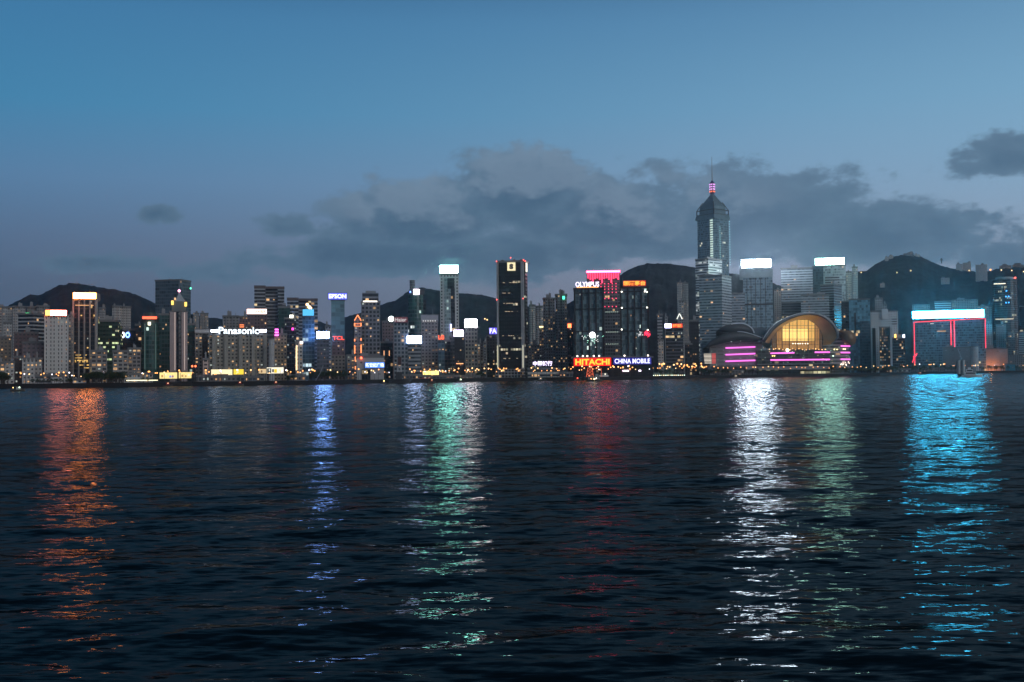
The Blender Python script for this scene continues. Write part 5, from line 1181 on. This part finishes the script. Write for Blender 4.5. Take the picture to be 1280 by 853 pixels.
# red framed lit gantry by the ferry
def lattice(name, label, cat, x0, x1, y0, y1, back, m, cells=3, emitm=None):
    D = shoreD((x0+x1)/2)+back; g = P((x0+x1)/2, y1, D); k = D/F; w = (x1-x0)*k; h = (y1-y0)*k
    z0 = min(GZ, g.z) if back >= 0 else g.z
    root = empty(name, (g.x, D, z0), 0, label, cat); H = P((x0+x1)/2, y0, D).z - z0
    mb = MB(); d = w*.5
    for sx in (-1, 1):
        for sy in (-1, 1): mb.bar((sx*w/2, sy*d/2, 0), (sx*w*.3, sy*d*.3, H), .25)
    for i in range(cells+1):
        t = i/cells; q = 1-.4*t; z = H*t
        for sy in (-1, 1): mb.bar((-w/2*q, sy*d/2*q, z), (w/2*q, sy*d/2*q, z), .2)
        if i < cells:
            q2 = 1-.4*(i+1)/cells; z2 = H*(i+1)/cells
            for sy in (-1, 1): mb.bar((-w/2*q, sy*d/2*q, z), (w/2*q2, sy*d/2*q2, z2), .15); mb.bar((w/2*q, sy*d/2*q, z), (-w/2*q2, sy*d/2*q2, z2), .15)
    mb.build('lattice', m, root); return root, w, H
r_, w, H = lattice('lamp_gantry', 'dark steel gantry with red lamps between billboards', 'gantry', 240.5, 245, 458, 479, 6, M_dark, 5)
for dx in (-.5, .4):
    mb = MB(); mb.ball(w*dx, -.5, H, .8, 6, 4); mb.build('lamp', mat_emit('gantry_lamp', (1,.15,.05), 4, False), r_)
sc_ = mat_emit('orange_glow_steel', (1,.16,.06), .8, False)  # the steel itself emits, in place of orange light falling on it
r_, w, H = lattice('steel_gantry', 'orange lit steel frame behind the small ferry', 'gantry', 733, 742, 460, 472, 4, sc_, 3)
mb = MB(); mb.bar((0,0,H), (w*.5,0,H+1.5), .25); mb.bar((w*.6,0,H-1), (w*1.6,0,H-.6), .25); mb.bar((w*1.6,0,H-.6), (w*1.6,0,0), .25); mb.build('jib', sc_, r_)
M_grey = mat_plain('galvanised_steel', (.45,.46,.46), .5, .2)
r_, w, H = lattice('lattice_pylon', 'pale lattice pylon on the dark work barge', 'pylon', 496.5, 502.5, 456.5, 470, 3, M_grey, 3)
mb = MB(); mb.box(-w*.38, w*.38, -w*.2, w*.2, H, H+6.2); mb.box(-w*.5, w*.5, -w*.25, w*.25, H+6.2, H+6.8); mb.build('cabin', mat_plain('rust_red_paint', (.07,.03,.028), .7), r_)
# leaning masts and jibs near the yacht
def jib(label, pts, back):
    D = shoreD(pts[0][0])+back; g = P(*pts[0], D); mb = MB()
    q = [P(x, y, D) - Vector((g.x, D, GZ)) for x, y in pts]; q[0].z = 0
    for a_, b_ in zip(q[:-1], q[1:]): mb.bar(a_, b_, .35)
    o = mb.build('crane_jib', M_steel, loc=(g.x, D, GZ)); tag(o, label, 'crane')
jib('thin white crane jib leaning over the brown block', [(394, 476), (400.5, 466), (404, 457)], 5)
jib('grey crane jib leaning in front of the red neon pillars', [(1206, 462), (1202, 448), (1197, 436)], 30)
jib('pale flagpole leaning before the orange floodlit hall', [(1252, 458), (1250, 440), (1246, 432)], 30)

# ------------------------------------------------------------------ street lamps
M_lampO = mat_emit('sodium_lamp', (1,.38,.10), 3.2, False); M_lampW = mat_emit('white_lamp', (.95,.9,1), 3, False); M_lampY = mat_emit('yellow_lamp', (1,.60,.25), 3, False)
def lamp_protos(mat):
    a = MB(); a.cyl(0, 0, .14, .08, 0, 7.2, 6); a.bar((0,0,7.1), (0,-1.0,7.5), .06)
    b_ = MB(); b_.ball(0, -1.1, 7.4, .5, 7, 5)
    ma = bpy.data.meshes.new('post'); ma.from_pydata(a.v, [], a.f); ma.materials.append(M_dark)
    mb_ = bpy.data.meshes.new('lamp_head'); mb_.from_pydata(b_.v, [], b_.f); mb_.materials.append(mat); return ma, mb_
LP = {'o': lamp_protos(M_lampO), 'w': lamp_protos(M_lampW), 'y': lamp_protos(M_lampY)}
def street_lamp(px, back, k, label, group, s=1.0):
    p = quay_pos(px, back); r = empty('street_lamp', p, rnd.uniform(-.5, .5), label, 'street lamp', group); r.scale = (s, s, s)
    for nm, me in zip(('post', 'lamp_head'), LP[k]):
        c = bpy.data.objects.new(nm, me); col.objects.link(c); c.parent = r
LG = (('orange street lamp on the promenade before the conference centre', 'orange lamps along the conference centre promenade', [(884+i*6.9+rnd.uniform(-1.5,1.5), rnd.uniform(3, 14), 'o' if rnd.random() < .8 else 'y', rnd.uniform(.9, 1.25)) for i in range(34)]),
      ('yellowish street lamp among the trees west of the framed towers', 'lamps in the cluster between pier and conference centre', [(rnd.uniform(822, 882), rnd.uniform(6, 55), rnd.choice('ooy'), rnd.uniform(1, 1.7)) for i in range(34)]),
      ('street lamp on the quay below the word billboards', 'lamps on the quay below the framed towers', [(rnd.uniform(700, 822), rnd.uniform(6, 40), rnd.choice('oooyw'), rnd.uniform(.9, 1.4)) for i in range(36)]),
      ('street lamp on the road between black tower and tall pale tower', 'lamps between the tall pale tower and the black tower', [(rnd.uniform(505, 700), rnd.uniform(6, 40), rnd.choice('oooyyw'), rnd.uniform(.8, 1.25)) for i in range(60)]),
      ('street lamp near the billboards on the eastern quay', 'lamps along the billboard quay', [(rnd.uniform(196, 500), rnd.uniform(6, 45), rnd.choice('oooyyw'), rnd.uniform(.8, 1.25)) for i in range(60)]),
      ('street lamp below the waterfront tenements and white hotel', 'lamps along the tenement waterfront', [(rnd.uniform(8, 196), rnd.uniform(6, 45), rnd.choice('ooyyw'), rnd.uniform(.7, 1.15)) for i in range(28)]),
      ('orange street lamp under the cyan sign building', 'lamps along the western quay', [(rnd.uniform(1112, 1280), rnd.uniform(10, 50), rnd.choice('oooyw'), rnd.uniform(1, 1.5)) for i in range(24)]))
for lab, gr, L_ in LG:
    for (px, bk, k, s) in L_: street_lamp(px, bk, k, lab, gr, s)
# lamps on the hill road
for i, (x, y, D) in enumerate(((1076.5,341,3290),(1121,341.2,2990),(1138.3,338.8,3050),(1211.4,338.6,3150),(1238,337.6,3330),(1251.6,338,3300),(1264.6,338.5,3250),(1279.4,340,3250),(844,379.5,2700),(853.5,379,2700),(606,399,3000),(609,400.2,3000))):
    p = P(x, y, D); mb = MB(); mb.bar((0,0,-12), (0,0,0), .3); ln = bpy.data.objects
    r = empty('hill_lamp', p, 0, 'lone warm lamp on the dark wooded slope', 'lamp', 'lamps scattered on the hill slopes')
    mb.build('post', M_dark, r); m2 = MB(); m2.ball(0, -.5, .5, 1.9 if x != 1238 else 2.8, 6, 4); m2.build('lamp_head', M_lampY if x != 1238 else M_lampO, r)

# ------------------------------------------------------------------ trees
def tree_meshes(seed, n=340):
    r = random.Random(seed); t = MB(); t.cyl(0, 0, .32, .2, 0, 3.2, 6)
    limbs = []
    for i in range(6):
        a = 6.28*i/6 + r.uniform(-.4,.4); e = Vector((math.cos(a)*r.uniform(1.2,2.4), math.sin(a)*r.uniform(1.2,2.4), r.uniform(4.4,6.6))); t.bar((0,0,2.4), e, .11); limbs.append(e)
    c = MB()
    cl = [(l, r.uniform(1.1, 1.9)) for l in limbs] + [(Vector((r.uniform(-1,1), r.uniform(-1,1), r.uniform(5.8,7.6))), r.uniform(1.2,1.8)) for _ in range(4)]
    for i in range(n):
        l, rr = cl[r.randrange(len(cl))]
        d = Vector((r.gauss(0,1), r.gauss(0,1), r.gauss(0,.8))).normalized()*rr*r.uniform(.45,1.05); q = l+d
        u = Vector((r.gauss(0,1), r.gauss(0,1), r.gauss(0,1))).normalized(); v = u.orthogonal().normalized(); s = r.uniform(.22,.5)
        c.poly([q-u*s, q+v*s*.6, q+u*s, q-v*s*.6])
    mt = bpy.data.meshes.new('trunk'); mt.from_pydata(t.v, [], t.f); mt.materials.append(mat_plain('bark', (.06,.045,.035), .9))
    mc = bpy.data.meshes.new('crown'); mc.from_pydata(c.v, [], c.f); mc.materials.append(mat_plain('leaf_green', (.035,.06,.025), .7, var=.5, scale=1.2)); return mt, mc
TM = [tree_meshes(s) for s in (1,2,3,4,5)]
TR = [(-10,10,466,10,'round tree in the dark clump at the tenement waterfront edge'), (40,78,475.5,9,'low tree before the long white clubhouse'), (108,154,465,26,'dense tree in the dark grove between bronze tower and rounded green tower'),
      (84,92,472,3,'small tree beside the white peaked house'), (178,190,471,3,'small tree before the pale sheds'), (357,369,468,4,'round tree left of the curved bus shelter'), (388,402,464.5,6,'tree in the clump below the violet rimmed sign'), (403,432,463,13,'big round tree below the red letter building'),
      (596,606,464,3,'dark tree on the quay below the olive tower'), (822,850,462,5,'tree behind the moored ship'), (1038,1047,456.5,3,'rounded tree at the corner of the conference centre'), (1047,1112,458.5,20,'tree in the dark row west of the conference centre'),
      (1112,1200,457,20,'tree in the dark row under the red outlined building'), (1224,1282,457,14,'tree before the orange floodlit hall and teal tent'), (872,950,460,14,'low tree on the promenade before the pink neon lines')]
for (x0, x1, yt, n, lab) in TR:
    for i in range(n):
        x = x0 + (x1-x0)*(i+.5)/n + rnd.uniform(-1.2, 1.2); bk = rnd.uniform(10, 22); D = shoreD(x)+bk
        h = max(4, P(x, yt + rnd.uniform(-.8, 2.2), D).z - GZ); s = h/8.6
        p = quay_pos(x, bk); r = empty('tree', p, rnd.uniform(0, 6.28), lab, 'tree', 'trees: ' + lab); ws = s*rnd.uniform(1.0, 1.35); r.scale = (ws, ws, s)
        for nm, me in zip(('trunk', 'crown'), TM[rnd.randrange(5)]):
            c = bpy.data.objects.new(nm, me); col.objects.link(c); c.parent = r

# ------------------------------------------------------------------ boats
def hull(L_, W_, H_, m, root, name='hull'):
    n = 10; vs = []; fs = []
    for i in range(n+1):
        t = i/n; x = -L_/2 + L_*t; w = W_/2*(1-max(0,(t-.6)/.4)**2*.92)*(1 if t > .1 else .8); sh = H_*(1 + .35*max(0,(t-.5)*2)**2)
        vs += [(x, -w, sh), (x, -w*.6, -.4), (x, w*.6, -.4), (x, w, sh)]
    for i in range(n):
        for j in range(3): a = 4*i+j; fs.append((a, a+1, a+5, a+4))
        fs.append((4*i+3, 4*i, 4*i+4, 4*i+7))
    fs.append((0,3,2,1)); fs.append((4*n, 4*n+1, 4*n+2, 4*n+3)); return new_mesh(name, vs, fs, m, root)
def boat(name, label, cat, px, py, Lpx, H_, hm, rz=0.0, flip=False):
    p = water_hit(px, py); L_ = Lpx*p.y/F; a = math.atan2(p.x, p.y)
    root = empty(name, (p.x, p.y, 0), -a + rz + (math.pi if flip else 0), label, cat); hull(L_, L_*.24, H_, hm, root); return root, L_
def bx(root, nm, m, *d): b_ = MB(); b_.box(*d); return b_.build(nm, m, root)
M_wood = mat_plain('dark_hull', (.05,.045,.035), .6); M_cab = mat_plain('cabin_paint', (.30,.31,.29), .6); M_glassd = mat_plain('dark_glass', (.02,.025,.03), .15)
def bulb(root, x, y, z, c, s, r=.4):
    b_ = MB(); b_.ball(x, y, z, r, 6, 4); b_.build('lamp', mat_emit('boat_lamp', c, s, False), root)
r_, L_ = boat('work_boat', 'small dark work boat with cabin lamps off the tenement waterfront', 'boat', 22, 489.6, 17, 1.1, M_wood)
bx(r_, 'cabin', M_cab, -.1*L_, .22*L_, -.08*L_, .08*L_, 1.0, 2.6); bx(r_, 'canopy', M_wood, -.4*L_, .25*L_, -.1*L_, .1*L_, 2.6, 2.8); bulb(r_, .12*L_, -1.2, 2.3, (.8,1,.75), 4, .35); bulb(r_, -.3*L_, -1, 2.2, (1,.6,.2), 4, .3)
r_, L_ = boat('rowing_boat', 'tiny dark rowing boat on the orange reflection', 'boat', 98, 488.6, 7, .5, M_wood)
bx(r_, 'thwart', M_cab, -.2*L_, -.12*L_, -.1*L_, .1*L_, .3, .4); bx(r_, 'motor', M_dark, -.54*L_, -.48*L_, -.15, .15, .1, .9)
r_, L_ = boat('harbour_ferry', 'dark little ferry with warm cabin lights under the red billboard', 'ferry', 743, 477, 20, 1.6, M_wood)
bx(r_, 'cabin', M_cab, -.38*L_, .34*L_, -.09*L_, .09*L_, 1.5, 3.8); bx(r_, 'roof', mat_plain('green_paint', (.10,.16,.14), .6), -.42*L_, .36*L_, -.1*L_, .1*L_, 3.8, 4.1); bx(r_, 'wheelhouse', M_cab, .05*L_, .25*L_, -.06*L_, .06*L_, 4.1, 6)
for i in range(7): bx(r_, 'window', M_glassd, (-.34+.1*i)*L_, (-.28+.1*i)*L_, -.094*L_, -.091*L_, 2.3, 3.3)
bulb(r_, 0, -1.8, 1.9, (1,.7,.3), 7, .55); bulb(r_, .12*L_, -1.8, 2.6, (1,.8,.7), 6, .4); bulb(r_, -.2*L_, -1.8, 2.2, (1,.4,.15), 5, .4); bulb(r_, -.32*L_, 0, 4.6, (1,.2,.1), 5, .35)
r_, L_ = boat('moored_ferry', 'pale two deck ferry moored behind the dark little ferry', 'ferry', 755, 475.2, 15, 2, M_cab)
bx(r_, 'cabin', M_white, -.4*L_, .4*L_, -.1*L_, .1*L_, 2, 4.5); bx(r_, 'upper_deck', M_cab, -.3*L_, .3*L_, -.09*L_, .09*L_, 4.5, 6.5); bulb(r_, .1*L_, -2, 5.4, (1,.9,.7), 4, .45)
r_, L_ = boat('moored_ship', 'grey green ship moored at the pier with a row of deck lights', 'ship', 833, 473.6, 56, 2.4, mat_plain('ship_hull', (.04,.055,.05), .6))
gm = mat_plain('ship_superstructure', (.16,.24,.22), .6)
bx(r_, 'superstructure', gm, -.06*L_, .16*L_, -3, 3, 2.4, 10); bx(r_, 'wheelhouse', gm, .0*L_, .12*L_, -2.5, 2.5, 10, 12.5); bx(r_, 'deckhouse', gm, -.3*L_, -.08*L_, -3, 3, 2.4, 6); bx(r_, 'funnel', M_dark, -.03*L_, .03*L_, -1, 1, 12.5, 15)
b_ = MB(); b_.bar((.2*L_,0,2), (.2*L_,0,14), .15); b_.bar((-.4*L_,0,2), (-.4*L_,0,9), .12); b_.build('mast', M_steel, r_)
for i in range(16): bulb(r_, (-.28+.045*i)*L_, -4.2, 3.4, (1,.85,.5) if i % 3 else (.8,1,.85), 4, .42)
r_, L_ = boat('moored_ferry', 'low ferry with two rows of pale greenish lights at the pier', 'ferry', 804, 474, 14, 1.5, M_wood)
bx(r_, 'cabin', M_cab, -.4*L_, .4*L_, -2, 2, 1.5, 5.2)
for i in range(6):
    for z in (2.6, 4.3): bulb(r_, (-.32+.12*i)*L_, -2.3, z, (.85,1,.7), 2.6, .42)
r_, L_ = boat('motor_yacht', 'white motor yacht with stacked decks near the cyan reflection', 'yacht', 1215, 471.4, 24, 2.0, M_white)
bx(r_, 'cabin', M_white, -.36*L_, .2*L_, -2.2, 2.2, 2.0, 4.6); bx(r_, 'upper_deck', M_white, -.28*L_, .05*L_, -1.9, 1.9, 4.6, 7.0); bx(r_, 'flybridge', M_white, -.2*L_, -.05*L_, -1.4, 1.4, 7, 8.6); bx(r_, 'window', M_glassd, -.3*L_, .16*L_, -2.3, -2.22, 2.9, 4.0); bx(r_, 'window', M_glassd, -.24*L_, .02*L_, -2.0, -1.92, 5.2, 6.3)
b_ = MB(); b_.bar((-.12*L_,0,8.6), (-.14*L_,0,13), .12); b_.build('mast', M_steel, r_)
r_, L_ = boat('pontoon', 'dark pontoon with two pale cylinders beside the white yacht', 'pontoon', 1201, 471.0, 8, 2.6, M_dark)
for x in (-1.9, 2.2):
    b_ = MB(); b_.cyl(x, 1, 1.7, 1.7, 2.4, 15, 14); b_.cyl(x, 1, 1.85, 1.85, 15, 15.5, 14); b_.build('cylinder', mat_plain('tank_paint', (.34,.38,.38), .5), r_)
r_, L_ = boat('crane_barge', 'long black work barge carrying the pale pylon', 'barge', 500, 479.4, 26, 3, M_dark); bx(r_, 'deckhouse', M_dark, -.2*L_, .1*L_, -3, 3, 3, 9)
for i, (px, py, Lp, lab) in enumerate(((480, 480.2, 6, 'tiny boat with one gold light by the grey hall'), (540, 478.8, 9, 'small red cabin boat under the yellow canopy'), (576, 478, 10, 'small pale boat with greenish deck light'), (676, 476.6, 12, 'small dark boat before the long white hall'), (722, 476.3, 9, 'dark launch with red lamp by the ferry'), (300, 482, 12, 'dark lighter moored below the lettered block'), (345, 481.8, 10, 'dark launch moored below the white billboard'), (210, 483.3, 12, 'dark lighter moored below the yellow billboards'), (1150, 468.6, 14, 'low dark lighter moored below the cyan sign'), (920, 473, 9, 'tiny dark launch at the promenade of pink lines'))):
    r_, L_ = boat('moored_boat', lab, 'boat', px, py, Lp, 1.1, M_wood); bx(r_, 'cabin', M_cab if 'red' not in lab else mat_plain('red_cabin', (.3,.03,.03), .6), -.2*L_, .15*L_, -.08*L_, .08*L_, 1.1, 2.9)
    bulb(r_, 0, -.1*L_, 2.4, {0:(1,.65,.2),2:(.8,1,.6),4:(1,.1,.05)}.get(i, (1,.6,.3)), 5, .45 if i in (0,2,4) else .25)
# the floodlight that washes the orange hall front
o, fx, fy = FLOOD
pl = bpy.data.lights.new('floodlight', 'POINT'); pl.energy = 14000; pl.color = (1,.30,.07); pl.shadow_soft_size = 1.5
lo = bpy.data.objects.new('floodlight', pl); col.objects.link(lo); q = P(1239, 459, o.D - 9); lo.location = q

# ------------------------------------------------------------------ dusk air
def haze():
    mb = MB(); mb.box(-6200, 6200, -700, 6200, -6, 420)
    m = bpy.data.materials.new('dusk_haze'); m.use_nodes = True; nt = m.node_tree; nt.nodes.clear()
    out = nd(nt, 'ShaderNodeOutputMaterial'); v = nd(nt, 'ShaderNodeVolumePrincipled'); v.inputs['Density'].default_value = HAZE; v.inputs['Color'].default_value = (.82,.9,1,1); v.inputs['Anisotropy'].default_value = .82
    nt.links.new(v.outputs[0], out.inputs[1]); o = mb.build('haze', m); tag(o, kind='stuff')
    try: m.cycles.homogeneous_volume = True
    except Exception: pass
HAZE = 5.5e-5
import os
if HAZE: haze()

# ------------------------------------------------------------------ render settings
vs = sc.view_settings; vs.view_transform = 'Standard'; vs.look = 'None'; vs.exposure = 0; vs.gamma = 1; vs.use_curve_mapping = False
cy = sc.cycles
cy.use_denoising = True
cy.max_bounces = 5; cy.diffuse_bounces = 2; cy.glossy_bounces = 3; cy.transmission_bounces = 2; cy.volume_bounces = 0
cy.sample_clamp_indirect = 6; cy.use_light_tree = True; cy.caustics_reflective = True; cy.blur_glossy = 0.0
